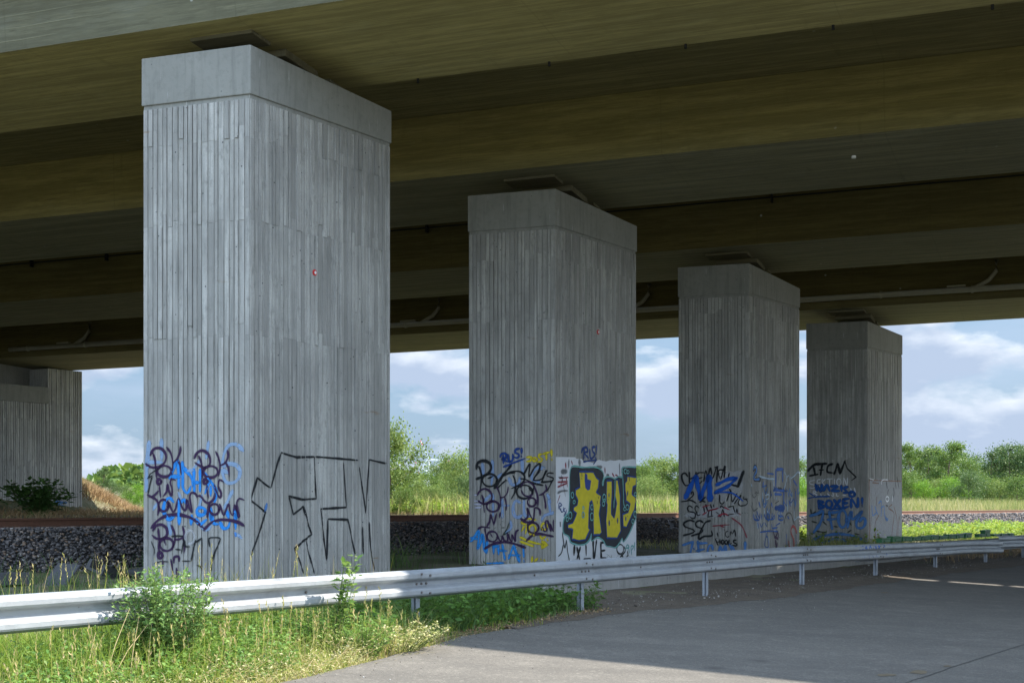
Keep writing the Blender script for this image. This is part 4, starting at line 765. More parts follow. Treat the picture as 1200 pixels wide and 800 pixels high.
tagmesh('graffiti_letters', root, fm, SP['navy'], [(C, 28, [(412, 100), (405, 240)]), (C, 26, [(378, 160), (395, 110), (440, 95), (455, 145), (415, 165), (465, 230)]), (C, 28, [(480, 120), (488, 228), (522, 225)]), (C, 26, [(548, 88), (512, 100), (520, 150), (545, 180), (515, 232)]), (C, 24, [(566, 70), (560, 180)]), (C, 20, [(400, 275), (480, 262), (560, 255)]), (C, 18, [(545, 215), (565, 255), (525, 308)], 1), (D, 11, [(85, 110), (92, 40), (125, 65), (92, 90), (125, 150)]), (D, 11, [(110, 100), (118, 145), (145, 130), (140, 90)]), (D, 11, [(165, 100), (140, 120), (165, 150), (145, 195)]), (D, 12, [(178, 120), (168, 185)])], 'small navy words above and beside the mural', lay=2)
# --- third pillar
root, fl, fr = PILL[2][:3]; fl, fr = Flat(fl, .0262), Flat(fr, .0262); E_ = Paint(fl, 790, 540, 12.632); F_ = Paint(fl, 790, 595, 12.632); G_ = Paint(fr, 870, 540, 13.333); H_ = Paint(fr, 870, 590, 12.3)
polymesh('paint_patch', root, fl, SP['faint'], [[(E_, p) for p in [(620, 190), (780, 150), (880, 150), (910, 140), (1030, 140), (1010, 470), (950, 470), (940, 600), (850, 650), (850, 410), (770, 420), (760, 600), (620, 560)]]], .0283)
polymesh('paint_patch', root, fl, SP['faint'], [[(E_, p) for p in [(390, 660), (960, 690)]]+[(F_, p) for p in [(970, 120), (480, 140), (160, 130), (170, 80), (380, 60)]]], .0283)
tagmesh('graffiti_letters', root, fl, SP['black'], [(E_, 22, [(205, 230), (165, 178), (118, 200), (122, 280), (170, 362), (212, 350)]), (E_, 18, [(225, 160), (232, 330)]), (E_, 18, [(328, 160), (320, 210)]), (E_, 14, [(235, 265), (300, 240)]), (E_, 14, [(330, 195), (380, 170), (455, 172)]), (E_, 12, [(350, 262), (420, 240)]), (E_, 12, [(380, 332), (422, 290)]), (E_, 18, [(440, 300), (470, 140), (500, 225), (540, 100), (562, 200)]), (E_, 20, [(575, 255), (640, 80), (632, 310)]), (E_, 14, [(600, 95), (655, 78)]), (E_, 16, [(672, 255), (662, 140), (740, 128)]), (E_, 18, [(690, 272), (755, 75), (742, 250)]), (E_, 18, [(802, 232), (820, 175)]),
  (E_, 16, [(105, 600), (180, 590), (250, 580), (330, 622)]), (E_, 12, [(200, 580), (250, 540), (292, 490), (270, 450), (250, 500)]), (E_, 22, [(380, 612), (465, 530)]), (E_, 18, [(395, 580), (465, 605)]), (E_, 15, [(675, 495), (680, 610), (720, 632), (745, 598)]), (E_, 13, [(780, 592), (840, 440), (862, 600), (930, 478)]), (E_, 13, [(820, 410), (845, 460)]), (E_, 13, [(890, 632), (990, 500), (950, 622), (982, 662)]), (E_, 16, [(1092, 558), (1032, 560), (1034, 525)]), (E_, 16, [(1055, 560), (1095, 602), (1060, 650), (982, 662)])], 'black scrawled letters behind the thick blue ones')
tagmesh('graffiti_letters', root, fl, SP['black'], [(E_, 13, [(278, 692), (232, 660), (197, 700), (225, 750)]), (F_, 13, [(225, 50), (310, 72), (312, 138), (272, 155), (235, 125)]), (E_, 12, [(372, 692), (332, 660), (310, 700), (325, 750)]), (F_, 12, [(330, 40), (350, 110), (390, 90)]), (E_, 12, [(440, 680), (452, 758)]), (E_, 20, [(470, 640), (500, 740)]), (E_, 16, [(540, 640), (560, 700)]), (E_, 12, [(580, 640), (592, 682)]), (E_, 13, [(680, 692), (702, 660), (742, 700)]), (E_, 14, [(800, 680), (862, 668)]), (E_, 12, [(872, 655), (902, 760)]), (E_, 12, [(930, 700), (920, 770)]),
  (F_, 15, [(500, 132), (520, 30)]), (F_, 12, [(560, 120), (560, 30), (602, 20)]), (F_, 10, [(620, 60), (662, 80)]), (F_, 14, [(665, 90), (690, 130), (720, 20), (745, 125)]), (F_, 14, [(790, 102), (880, 84)]), (F_, 11, [(880, 0), (902, 52)]), (F_, 11, [(940, 20), (946, 90)]), (F_, 14, [(500, 130), (580, 115)])]+[(F_, 16, [(x, 72), (x+4, 74)]) for x in (1010, 1050, 1090)], 'thin black lettering on a worn white patch')
tagmesh('graffiti_letters', root, fl, SP['thick'], [(E_, 82, [(170, 540), (318, 225)]), (E_, 78, [(325, 225), (388, 560)]), (E_, 78, [(388, 550), (515, 225)]), (E_, 112, [(520, 240), (535, 565)]), (E_, 66, [(632, 350), (800, 268), (905, 252)]), (E_, 56, [(930, 250), (800, 370), (605, 468)]), (E_, 20, [(600, 482), (720, 460), (850, 470), (950, 530), (1022, 592)])], 'thick blue letters')
tagmesh('graffiti_letters', root, fl, SP['black'], [(E_, 44, [(1030, 150), (950, 365)]), (E_, 26, [(960, 378), (855, 350)])])
tagmesh('graffiti_letters', root, fl, SP['black'], [(F_, 24, [(302, 200), (235, 180), (152, 218), (160, 270), (285, 320), (288, 360), (140, 405)]), (F_, 24, [(430, 212), (382, 185), (325, 215), (335, 270), (420, 310), (400, 362), (260, 410)]), (F_, 26, [(540, 185), (470, 210), (420, 290), (372, 390), (376, 460), (440, 420), (560, 406), (556, 335)]),
  (F_, 14, [(640, 362), (652, 420)]), (F_, 14, [(745, 316), (748, 324)]), (F_, 12, [(802, 342), (770, 352), (760, 400), (790, 430), (818, 412)]), (F_, 12, [(832, 402), (842, 340), (866, 382), (895, 322), (916, 420)]), (F_, 18, [(612, 450), (652, 552)]), (F_, 18, [(680, 460), (682, 530)]), (F_, 15, [(640, 500), (682, 495)]), (F_, 17, ell(722, 500, 20, 30)), (F_, 17, ell(775, 505, 20, 28)), (F_, 17, [(818, 468), (805, 540), (852, 520)]), (F_, 19, [(922, 470), (882, 480), (890, 512), (930, 530), (920, 558), (860, 545)])], 'black letters in the lower half')
tagmesh('graffiti_scrawl', root, fl, SP['red'], [(F_, 16, [(420, 100), (482, 62)]), (F_, 12, [(500, 40), (642, 10)]), (F_, 20, [(650, 122), (740, 82), (802, 110)]), (F_, 26, [(962, 80), (984, 95)]), (F_, 14, [(856, 145), (960, 220), (1020, 290), (1080, 442)]), (F_, 12, [(570, 266), (700, 252), (830, 245)]), (F_, 18, [(680, 256), (742, 282)]), (E_, 16, [(520, 732), (660, 690)]), (E_, 18, [(740, 680), (822, 720)]), (E_, 14, [(420, 680), (530, 650)])])
tagmesh('graffiti_letters', root, fl, SP['fc'], [(F_, 36, [(130, 548), (210, 520), (280, 498), (262, 580), (240, 690)], 1), (F_, 38, [(294, 596), (297, 604)]), (F_, 36, [(352, 490), (375, 690)]), (F_, 34, [(360, 522), (490, 515)]), (F_, 32, [(335, 632), (450, 605)]), (F_, 36, [(575, 612), (560, 552), (520, 560), (500, 620), (500, 690)]), (F_, 36, [(655, 690), (682, 560), (722, 645), (760, 560), (780, 690)], 1), (F_, 36, [(820, 540), (850, 600), (862, 690)]), (F_, 34, [(860, 560), (918, 660)]), (F_, 58, [(1055, 510), (1050, 690)])], 'mid blue letters along the foot')
tagmesh('graffiti_scrawl', root, fr, SP['coarse'], [(G_, 50, [(515, 140), (512, 420)]), (G_, 52, [(530, 130), (630, 125)]), (G_, 40, [(622, 140), (620, 322)]), (G_, 64, [(510, 440), (640, 465)]), (G_, 52, [(500, 515), (600, 522)]), (G_, 54, [(640, 490), (632, 760)]), (G_, 90, [(510, 735), (630, 760)]), (H_, 96, [(470, 60), (590, 55)]), (G_, 20, [(300, 402), (372, 380)]), (G_, 40, [(320, 330), (310, 390)]), (G_, 22, [(380, 190), (480, 205)]), (G_, 30, [(720, 620), (740, 700)]), (G_, 24, [(790, 300), (840, 380)]), (G_, 24, [(700, 460), (720, 560)]), (G_, 20, [(820, 470), (830, 640)]), (G_, 30, [(250, 640), (270, 720)]), (G_, 26, [(440, 650), (460, 720)])], 'broad rough blue strokes')
tagmesh('graffiti_scrawl', root, fr, SP['lightline'], [(G_, 34, [(250, 240), (320, 255), (400, 275), (490, 280)]), (G_, 18, [(460, 290), (480, 400), (488, 600)]), (G_, 26, [(645, 160), (682, 270), (640, 445)]), (G_, 20, [(690, 250), (722, 215)]), (G_, 24, [(732, 235), (740, 385)]), (G_, 26, [(750, 270), (810, 225), (860, 172), (892, 255)]), (G_, 12, [(862, 340), (860, 480)]), (G_, 12, [(702, 450), (700, 760)]), (G_, 20, [(772, 480), (758, 700)]), (G_, 20, [(308, 480), (310, 592)]), (G_, 20, [(340, 540), (400, 520), (402, 580), (350, 600)]), (G_, 22, [(530, 560), (520, 610)]), (G_, 20, [(140, 170), (140, 205)]), (G_, 30, [(130, 355), (140, 400)]), (G_, 30, [(118, 440), (125, 470)]), (H_, 18, [(205, 180), (210, 360)]), (H_, 26, [(305, 90), (310, 180)]), (H_, 24, [(340, 90), (370, 140)]), (H_, 16, [(640, 0), (640, 110)]), (H_, 16, [(735, 60), (738, 240)]), (H_, 20, [(740, 240), (790, 190), (820, 190)])], 'pale dripping strokes')
rg_ = random.Random(4); ex = []
for k in range(16):
    x = rg_.uniform(180, 860); y = rg_.uniform(330, 820); ex.append((G_, rg_.uniform(16, 34), [(x, y), (x+rg_.uniform(-20, 20), y+rg_.uniform(40, 90)), (x+rg_.uniform(-10, 50), y+rg_.uniform(60, 130)), (x+rg_.uniform(10, 60), y+rg_.uniform(0, 40))]))
tagmesh('graffiti_scrawl', root, fr, SP['fc'], ex[:9]); tagmesh('graffiti_scrawl', root, fr, SP['tagblue'], ex[9:])
tagmesh('graffiti_number', root, fr, SP['black'], [(G_, 78, [(165, 140), (185, 85), (205, 120), (200, 180), (170, 240), (175, 285), (270, 285)])])
tagmesh('graffiti_number', root, fr, SP['fc'], [(G_, 40, [(160, 130), (185, 85), (208, 125), (200, 180), (165, 250), (180, 285), (250, 285)])], 'blue figure 2 edged in black')
tagmesh('graffiti_scrawl', root, fr, SP['grey'], [(G_, 20, [(372, 270), (352, 480), (300, 700)]), (G_, 24, [(430, 330), (432, 570)]), (G_, 16, [(660, 420), (672, 560)]), (G_, 14, [(808, 420), (802, 780)]), (G_, 13, [(140, 520), (170, 572), (212, 520), (180, 500)]), (G_, 13, [(190, 480), (242, 500), (232, 450)]), (G_, 14, [(140, 640), (160, 760)]), (G_, 20, [(500, 660), (560, 620)]), (G_, 50, [(545, 420), (600, 430)]), (G_, 14, [(262, 360), (272, 372)]), (H_, 14, [(110, 20), (150, 100), (210, 60)]), (H_, 16, [(335, 30), (345, 330)]), (H_, 14, [(390, 0), (400, 140)]), (H_, 30, [(590, 282), (612, 180), (652, 130), (690, 150), (716, 230), (742, 292)])], 'black drips and scrawls')
tagmesh('graffiti_letters', root, fr, SP['tagblue'], [(H_, 22, [(150, 150), (162, 222), (230, 230), (240, 160)]), (H_, 20, [(180, 160), (212, 232)]), (H_, 20, [(265, 150), (266, 222)]), (H_, 20, [(300, 150), (332, 220), (336, 150)]), (H_, 20, [(380, 150), (382, 222), (450, 210), (445, 150)]), (H_, 22, [(510, 172), (572, 180), (570, 232), (510, 222), (512, 172)]), (H_, 34, [(640, 180), (660, 215)]), (H_, 20, [(212, 270), (222, 350)]), (H_, 18, [(240, 280), (262, 332), (292, 270)]), (H_, 20, [(310, 270), (342, 332)]), (H_, 22, [(410, 290), (422, 350), (492, 340)]), (H_, 16, [(470, 312), (532, 275)]), (H_, 18, [(245, 408), (370, 392), (502, 400)]), (H_, 14, [(372, 370), (376, 412)]), (H_, 14, [(400, 365), (401, 412)]), (H_, 12, [(340, 420), (310, 600), (366, 612), (350, 480), (325, 480)]), (H_, 12, [(622, 430), (628, 622)]), (H_, 10, [(760, 450), (772, 600)])], 'small blue writing in two lines')
tagmesh('graffiti_letters', root, fr, SP['s_red'], [(H_, 36, [(768, 420), (750, 350), (715, 322), (690, 370), (692, 430), (725, 510), (730, 600), (708, 640), (668, 620), (655, 540)])], 'red letter S')
tagmesh('graffiti_scrawl', root, fr, SP['dkpurple'], [(H_, 20, [(435, 400), (460, 480), (502, 400)]), (H_, 20, [(510, 420), (500, 520)]), (H_, 34, [(450, 480), (500, 500)]), (H_, 44, [(465, 530), (480, 660)]), (H_, 20, [(490, 560), (482, 660)])])
# --- farthest pillar
root, fl, fr = PILL[3][:3]; fl, fr = Flat(fl, .024), Flat(fr, .024); I_ = Paint(fl, 940, 530, 6.957); J_ = Paint(fr, 940, 530, 6.957)
tagmesh('graffiti_letters', root, fl, SP['green'], [(I_, 9, q) for q in ([(70, 460), (80, 500), (112, 480)], [(130, 512), (180, 500), (262, 512)], [(80, 560), (122, 572)], [(170, 560), (200, 590)], [(120, 640), (200, 652)], [(380, 560), (402, 592)], [(372, 650), (402, 630)], [(260, 600), (290, 606)], [(430, 660), (470, 668)])], 'faint dark green writing')
tagmesh('graffiti_letters', root, fl, SP['white'], [(I_, 9, q) for q in ([(105, 225), (65, 235), (66, 255), (105, 265), (95, 290), (60, 286)], [(125, 220), (120, 282)], [(125, 250), (150, 245)], [(120, 280), (150, 272)], [(125, 222), (152, 218)], [(165, 215), (165, 276)], [(190, 215), (167, 245), (195, 276)], [(200, 215), (252, 213)], [(225, 215), (225, 272)], [(265, 215), (265, 266)], ell(300, 240, 17, 27), [(335, 266), (340, 206), (365, 266), (370, 203)],
  [(90, 310), (95, 362), (122, 345), (98, 332), (118, 318), (90, 310)], [(150, 335), (165, 362), (190, 345)], [(205, 332), (230, 357)], [(250, 310), (255, 357), (238, 345)], [(280, 330), (285, 357), (300, 350)], [(330, 345), (360, 350)], [(395, 290), (410, 340)], [(425, 285), (436, 332)])], 'thin white writing')
tagmesh('graffiti_letters', root, fl, SP['tagblue'], [(I_, 24, q) for q in ([(110, 260), (122, 310)], [(120, 265), (152, 318)], [(160, 260), (160, 312)], [(175, 312), (202, 265), (225, 312)], [(235, 275), (290, 275), (240, 312), (302, 312)], [(320, 270), (322, 312)], [(372, 280), (340, 290), (370, 322)], ell(408, 340, 22, 20), [(340, 327), (400, 327)], [(132, 390), (137, 452)], [(132, 392), (176, 402), (142, 420), (180, 440), (137, 456)], ell(220, 420, 25, 30), [(260, 385), (310, 452)], [(310, 385), (260, 452)], [(337, 380), (337, 446), (376, 440)], [(337, 412), (370, 410)], [(337, 380), (382, 375)], [(400, 446), (402, 380), (450, 442), (456, 370)], [(490, 370), (490, 418)], [(490, 432), (491, 437)], [(230, 462), (350, 452)])]+[(I_, 12, [(50, 372), (120, 360), (230, 357)]), (I_, 10, [(60, 330), (112, 362)])], 'broad blue letters over the white writing')
tagmesh('graffiti_letters', root, fl, SP['fc'], [(I_, 26, q) for q in ([(65, 515), (120, 500), (172, 478), (150, 570), (95, 652)], [(171, 543), (174, 547)], [(235, 490), (280, 485), (322, 472)], [(222, 480), (232, 550), (246, 622)], [(210, 546), (282, 540)], ell(330, 540, 34, 70), [(370, 612), (400, 482), (412, 545), (488, 480)], [(488, 480), (445, 560), (450, 610), (495, 610), (520, 560), (495, 532), (470, 560)], [(88, 712), (170, 680), (300, 663), (420, 680), (512, 722)], [(170, 732), (270, 705), (365, 720)])], 'light blue letters with an underline')
tagmesh('graffiti_letters', root, fl, SP['black'], [(I_, 20, [(45, 152), (80, 115), (115, 90)]), (I_, 16, [(95, 120), (106, 182)]), (I_, 14, [(60, 190), (130, 177)]), (I_, 22, [(115, 95), (200, 90)]), (I_, 17, [(165, 95), (150, 186)]), (I_, 12, [(140, 142), (176, 140)]), (I_, 20, [(248, 92), (212, 110), (206, 156), (246, 165)]), (I_, 20, [(262, 176), (292, 88), (310, 172), (350, 68)], 1), (I_, 9, [(350, 75), (368, 130), (440, 200), (405, 226)], 1)], 'black letters with an arrow tail')
polymesh('paint_patch', root, fr, SP['faint'], [[(J_, p) for p in [(541, 222), (640, 215), (818, 232), (818, 760), (541, 760)]]], .0258)
tagmesh('paint_streaks', root, fr, SP['brown'], [(J_, 16, [(543, 222), (546, 740)])]+[(J_, 9, q) for q in ([(540, 220), (590, 226), (700, 230), (818, 234)], [(570, 245), (622, 250)], [(605, 360), (602, 432)], [(622, 510), (597, 560), (590, 622), (602, 740)], [(730, 422), (702, 452), (745, 492), (735, 600), (722, 730)], [(745, 440), (765, 520), (772, 600), (762, 720)], [(790, 520), (785, 560), (775, 700)], [(810, 240), (812, 400)], [(560, 520), (552, 640)])], 'rust brown streaks')
tagmesh('graffiti_letters', root, fr, SP['fc'], [(J_, 12, q) for q in ([(565, 430), (572, 510), (602, 490)], [(590, 440), (612, 505)], [(620, 412), (642, 400), (640, 520)], [(640, 450), (665, 440), (672, 520), (697, 545), (682, 552), (672, 520)])], 'small blue letters')
tagmesh('graffiti_scrawl', root, fr, SP['grey'], [(J_, 22, [(682, 240), (690, 290)]), (J_, 16, [(742, 290), (745, 340), (730, 382)]), (J_, 12, [(770, 200), (786, 292)]), (J_, 12, [(755, 240), (762, 290)]), (J_, 14, [(680, 430), (695, 435)]), (J_, 10, [(700, 300), (690, 340)])])
tagmesh('graffiti_face', root, fr, SP['white'], [(J_, 12, ell(690, 378, 13, 20)), (J_, 10, [(735, 350), (730, 400)]), (J_, 9, [(640, 260), (650, 225), (695, 222)]), (J_, 8, [(545, 212), (580, 222)])])
# --- abutment
KA = Paint(fa, 0, 430, 4.21); KB = Paint(fb_, 0, 430, 4.21)
tagmesh('graffiti_letters', ab, fb_, SP['fc'], [(KB, 16, [(5, 690), (60, 685)]), (KB, 18, [(10, 705), (50, 715)]), (KB, 14, [(5, 735), (60, 740)]), (KB, 14, [(40, 680), (30, 745)]), (KB, 12, [(70, 690), (120, 672)]), (KB, 10, [(150, 690), (160, 740)])], 'blue sprayed letters behind the bush')
tagmesh('graffiti_letters', ab, fa, SP['fc'], [(KA, 14, [(270, 665), (325, 668)]), (KA, 12, [(285, 680), (320, 690)]), (KA, 16, [(275, 735), (300, 700)])], 'blue sprayed strokes')
# --- writing on the guardrail: strokes on the flat of the upper and lower ridge
class RailFace:
    def __init__(s): s.o = E1+(WG+.083)*NR; s.d = R2; s.n = NR; s.L = 60
    def depth(s, u, z): return .0045
    def P(s, u, z, d): p = s.o+u*s.d+d*s.n; return (p[0], p[1], z)
    px = Face.px
rf = RailFace()
RK = Paint(rf, 970, 632, 13.333); RM = Paint(rf, 690, 640, 12)
def rs(pa, w, pts): return (pa, w, pts)
o = tagmesh('graffiti_letters', gr, rf, SP['coarse'], [rs(RK, 16, q) for q in ([(410, 108), (415, 150)], [(425, 108), (468, 106)], [(420, 128), (455, 124)], [(490, 110), (495, 145), (515, 143), (518, 105)], [(565, 108), (540, 115), (542, 140), (568, 143)], [(590, 104), (592, 145)], [(620, 104), (597, 124), (624, 142)], [(655, 140), (668, 100), (690, 138)], [(715, 102), (718, 138)], [(740, 100), (765, 135), (770, 98)], [(790, 98), (815, 105), (812, 125), (795, 132)], [(880, 90), (900, 110)], [(965, 70), (968, 105)], [(430, 255), (438, 300)], [(490, 260), (510, 270)], [(560, 262), (585, 272)], [(650, 245), (655, 290)], [(705, 250), (720, 275)], [(765, 240), (775, 270)], [(925, 210), (930, 262)], [(975, 235), (980, 260)])], 'blue sprayed letters on the guardrail', lay=0)
tagmesh('paint_marks', gr, rf, SP['white'], [rs(RK, 12, [(302, 108), (305, 160)]), rs(RK, 10, [(345, 105), (347, 150)])], lay=0)
tagmesh('paint_marks', gr, rf, SP['s_red'], [rs(RK, 12, [(322, 108), (325, 155)]), rs(RK, 10, [(365, 108), (368, 150)])], lay=0)
tagmesh('chalk_writing', gr, rf, SP['white'], [rs(RM, 6, q) for q in ([(340, 210), (358, 225), (375, 208)], [(358, 225), (356, 248)], [(392, 210), (395, 242), (420, 240), (424, 212)], [(440, 208), (442, 240), (462, 225), (440, 208)], [(505, 205), (480, 212), (500, 228), (478, 240)], [(540, 200), (520, 208), (540, 235)], [(520, 220), (545, 216)], [(600, 195), (605, 235), (628, 215), (600, 195)], [(650, 195), (655, 235)], [(672, 192), (678, 232), (705, 228)], [(735, 190), (755, 225), (775, 185)], [(790, 185), (795, 222)], [(815, 180), (818, 220), (838, 218)], [(870, 215), (885, 178), (900, 212)], [(920, 205), (935, 170)], [(1000, 205), (1005, 172), (1025, 205), (1030, 170)], [(1065, 172), (1045, 185), (1065, 200)], [(-10, 240), (5, 235), (-5, 275), (60, 272)], [(95, 205), (92, 280), (150, 270), (152, 215), (95, 205)])], 'thin pale writing', lay=0)

# ------------------------------------------------------------------ plants
def unit(v): return v/(np.linalg.norm(v, axis=-1, keepdims=True)+1e-9)
def blades_geo(B, H, Wd, lean=.35, droop=.25):
    n = len(B); a = RNG.uniform(0, 6.283, n); ld = np.stack([np.cos(a), np.sin(a), np.zeros(n)], -1)
    b = RNG.uniform(0, 6.283, n); sd = np.stack([np.cos(b), np.sin(b), np.zeros(n)], -1)
    le = np.abs(RNG.normal(0, lean, n))[:, None]; dr = RNG.uniform(0, droop, n)[:, None]*2
    pts = []
    for t, wk in ((0, 1.), (.4, .85), (.75, .55), (1., 0)):
        c = B+ld*(le*t+dr*t*t*t)*H[:, None]+np.array([0, 0, 1.])*(H[:, None]*(t-.35*dr*t*t*t))
        if wk > 0: pts += [c-sd*Wd[:, None]*wk/2, c+sd*Wd[:, None]*wk/2]
        else: pts.append(c)
    V = np.stack(pts, 1).reshape(-1, 3); o = (np.arange(n)*7)[:, None, None]
    T = np.array([[0, 1, 3], [0, 3, 2], [2, 3, 5], [2, 5, 4], [4, 5, 6]])[None]+o
    return V, T.reshape(-1, 3)
def leaves_geo(C, D, size, ratio=.5, fold=.25, up=None):
    n = len(C); D = unit(D); r = RNG.normal(0, 1, (n, 3)) if up is None else up+RNG.normal(0, .35, (n, 3))
    s = unit(np.cross(D, r)); nn = np.cross(s, D); sz = size[:, None]
    b = C; t = C+D*sz; m = C+D*sz*.45
    l = m+s*sz*ratio*.5+nn*sz*fold*.4; q = m-s*sz*ratio*.5+nn*sz*fold*.4
    V = np.stack([b, l, t, q], 1).reshape(-1, 3); o = (np.arange(n)*4)[:, None, None]
    T = np.array([[0, 2, 1], [0, 3, 2]])[None]+o
    return V, T.reshape(-1, 3)
def veg(name, geos, mat, rnds, parent=None, local=False, kind=None):
    V = []; T = []; R_a = []; o = 0
    for (v, t), (r, k) in zip(geos, rnds): V.append(v); T.append(t+o); R_a.append(np.repeat(r, k)); o += len(v)
    ob = mk(name, np.concatenate(V), np.concatenate(T), mat, parent, local, attrs={'rnd': ('POINT', np.concatenate(R_a))})
    return tag(ob, kind=kind) if kind else ob
def wz(P2): return np.stack([P2[:, 0], P2[:, 1], world_z(P2[:, 0], P2[:, 1])], -1)
def uw2(u, w): return np.stack([E1[0]+u*R2[0]+w*NR[0], E1[1]+u*R2[1]+w*NR[1]], -1)
def gz(u, w): P = uw2(u, w); return wz(P)
def clump(n, scale, seed):                            # 0..1 patchiness field sampler
    g = np.random.default_rng(seed); ph = g.uniform(0, 6.28, (5, 2)); fr = g.uniform(.5, 1.6, (5, 2))*scale
    return lambda u, w: .5+.5*np.clip(sum(np.sin(u*fr[k, 0]+ph[k, 0])*np.sin(w*fr[k, 1]+ph[k, 1]) for k in range(5))/2.2, -1, 1)
cA_, cB_ = clump(5, 1.6, 1), clump(5, .8, 2)
# verge grass along the road side
n = 38000; u = RNG.uniform(-16, -2.0, n); w = RNG.uniform(4.6, 9.6, n); e = edge_w(u)+.12*np.sin(u*3)+.06*np.sin(u*7)
ok = (w < e) & (RNG.random(n) < np.clip((e-w)*1.6+.12, 0, 1)) & ~((np.abs(w-WG) < .05)); u, w, e = u[ok], w[ok], e[ok]
P = gz(u, w); f = cA_(u, w); H = (.10+.36*np.clip((e-w)/1.2, 0, 1))*(.45+.8*f)*RNG.uniform(.5, 1.25, len(u)); H = np.where((w > WG-.5) & (w < WG+.25), np.minimum(H, .42), H); H = np.where(w > WG, np.minimum(H, .46), H)
r = np.clip(-.04+.42*RNG.random(len(u))+.34*(cB_(u, w)-.35)+.22*(w > e-.45)+.04*(w > WG), 0, 1); shade = (u > -5.9+.25*(w-7.4))
g1 = blades_geo(P, H, RNG.uniform(.005, .011, len(u)), .4, .35)
n2 = 1300; u2 = RNG.uniform(-16, -5.5, n2); e2 = edge_w(u2); w2 = np.where(RNG.random(n2) < .72, e2-RNG.beta(1.4, 2, n2)*1.5, RNG.uniform(4.8, 7.2, n2)); P2 = gz(u2, w2)
H2 = np.where(w2 < WG-.15, RNG.uniform(.5, .98, n2), np.clip(RNG.normal(.40, .12, n2)*(np.clip((e2-w2)*1.3, .35, 1)), .1, .62)); g2_ = blades_geo(P2, H2, RNG.uniform(.004, .007, n2), .18, .12)
veg('verge_grass', [g1, g2_], LF['grass'], [(r, 7), (np.clip(.62+.38*RNG.random(n2), 0, 1), 7)], kind='stuff')
# seed heads on the tall stalks
n3 = 300; u3 = RNG.uniform(-15, -6, n3); e3 = edge_w(u3); w3 = np.where(RNG.random(n3) < .6, e3-RNG.beta(1.6, 2, n3)*1.3, RNG.uniform(5.0, 7.2, n3)); P3 = gz(u3, w3); h3 = np.where(w3 < WG-.15, RNG.uniform(.55, 1.0, n3), np.clip(RNG.normal(.46, .1, n3), .2, .62)); lean = RNG.normal(0, .1, (n3, 2))
gs = []; rs_ = []
top = P3+np.concatenate([lean*h3[:, None], h3[:, None]], 1)
st, tt = leaves_geo(P3, top-P3, h3, .012, 0); gs.append((st, tt)); rs_.append((RNG.uniform(.55, .8, n3), 4))
for k in range(9):
    C = P3+(top-P3)*(.78+.025*k); d = np.concatenate([RNG.normal(0, .35, (n3, 2)), np.ones((n3, 1))], 1); gs.append(leaves_geo(C, d, RNG.uniform(.025, .05, n3), .3)); rs_.append((RNG.uniform(.72, 1, n3), 4))
veg('grass_seed_heads', gs, LF['grass'], rs_, kind='stuff')
# low weeds mixed in the verge: many small leaves
def weeds(name, u, w, H, mat, lpp, size, ratio=.55, kind='stuff', rlo=0., rhi=1.):
    P = gz(u, w); n = len(u); gs = []; rr_ = []
    for k in range(lpp):
        h = RNG.random(n)**.7; c = P+np.stack([RNG.normal(0, .06, n), RNG.normal(0, .06, n), H*h], -1)
        d = np.stack([RNG.normal(0, 1, n), RNG.normal(0, 1, n), RNG.uniform(-.3, .7, n)], -1)
        gs.append(leaves_geo(c, d, size*RNG.uniform(.5, 1.3, n), ratio, .3, np.array([0, 0, 1.]))); rr_.append((np.clip(RNG.uniform(rlo, rhi, n)*.75+.25*h*rhi, 0, 1), 4))
    return veg(name, gs, LF[mat], rr_, kind=kind)
n = 2000; u = RNG.uniform(-15, -6.5, n); e = edge_w(u); w = e-.25-RNG.beta(1.3, 1.6, n)*1.6; k_ = cB_(u*1.3, w*1.3) > .36; u, w = u[k_], w[k_]
weeds('verge_weeds', u, w, .10+.28*RNG.random(len(u)), 'weed', 16, .045)
n = 700; u = RNG.uniform(-15, -7, n); e = edge_w(u); w = e-RNG.beta(1.2, 2.4, n)*.7; weeds('dry_tufts', u, w, .06+.22*RNG.random(n), 'pale', 10, .035, .3)
# shaded green growth under the guardrail between the second and fourth post
n = 7000; u = RNG.uniform(-6.4, -1.0, n); w = RNG.uniform(6.0, 8.0, n); e = edge_w(u)-.05; ok = (w < e) & (RNG.random(n) < np.clip((e-w)*2.2+.15, 0, 1)*np.clip((-1.0-u)*1.0, 0, 1)); u, w = u[ok], w[ok]
H = RNG.uniform(.16, .50, len(u))*np.clip((edge_w(u)-w)*1.4+.25, .25, 1); H = np.where(w > 6.9, np.minimum(H, .42), H)
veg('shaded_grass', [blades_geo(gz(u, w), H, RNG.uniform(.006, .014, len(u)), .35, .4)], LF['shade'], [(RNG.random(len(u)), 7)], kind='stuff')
n = 420; u = RNG.uniform(-6.3, -1.3, n); w = RNG.uniform(6.2, 7.7, n); ok = w < edge_w(u)-.15; u, w = u[ok], w[ok]; weeds('shaded_weeds', u, w, RNG.uniform(.15, .42, len(u)), 'weed', 14, .085, .6, rlo=0, rhi=.6)
n = 500; u = RNG.uniform(-7, -1.2, n); w = edge_w(u)-.05-RNG.exponential(.1, n); weeds('edge_litter', u, w, .01+.05*RNG.random(n), 'dry', 5, .035, .4)
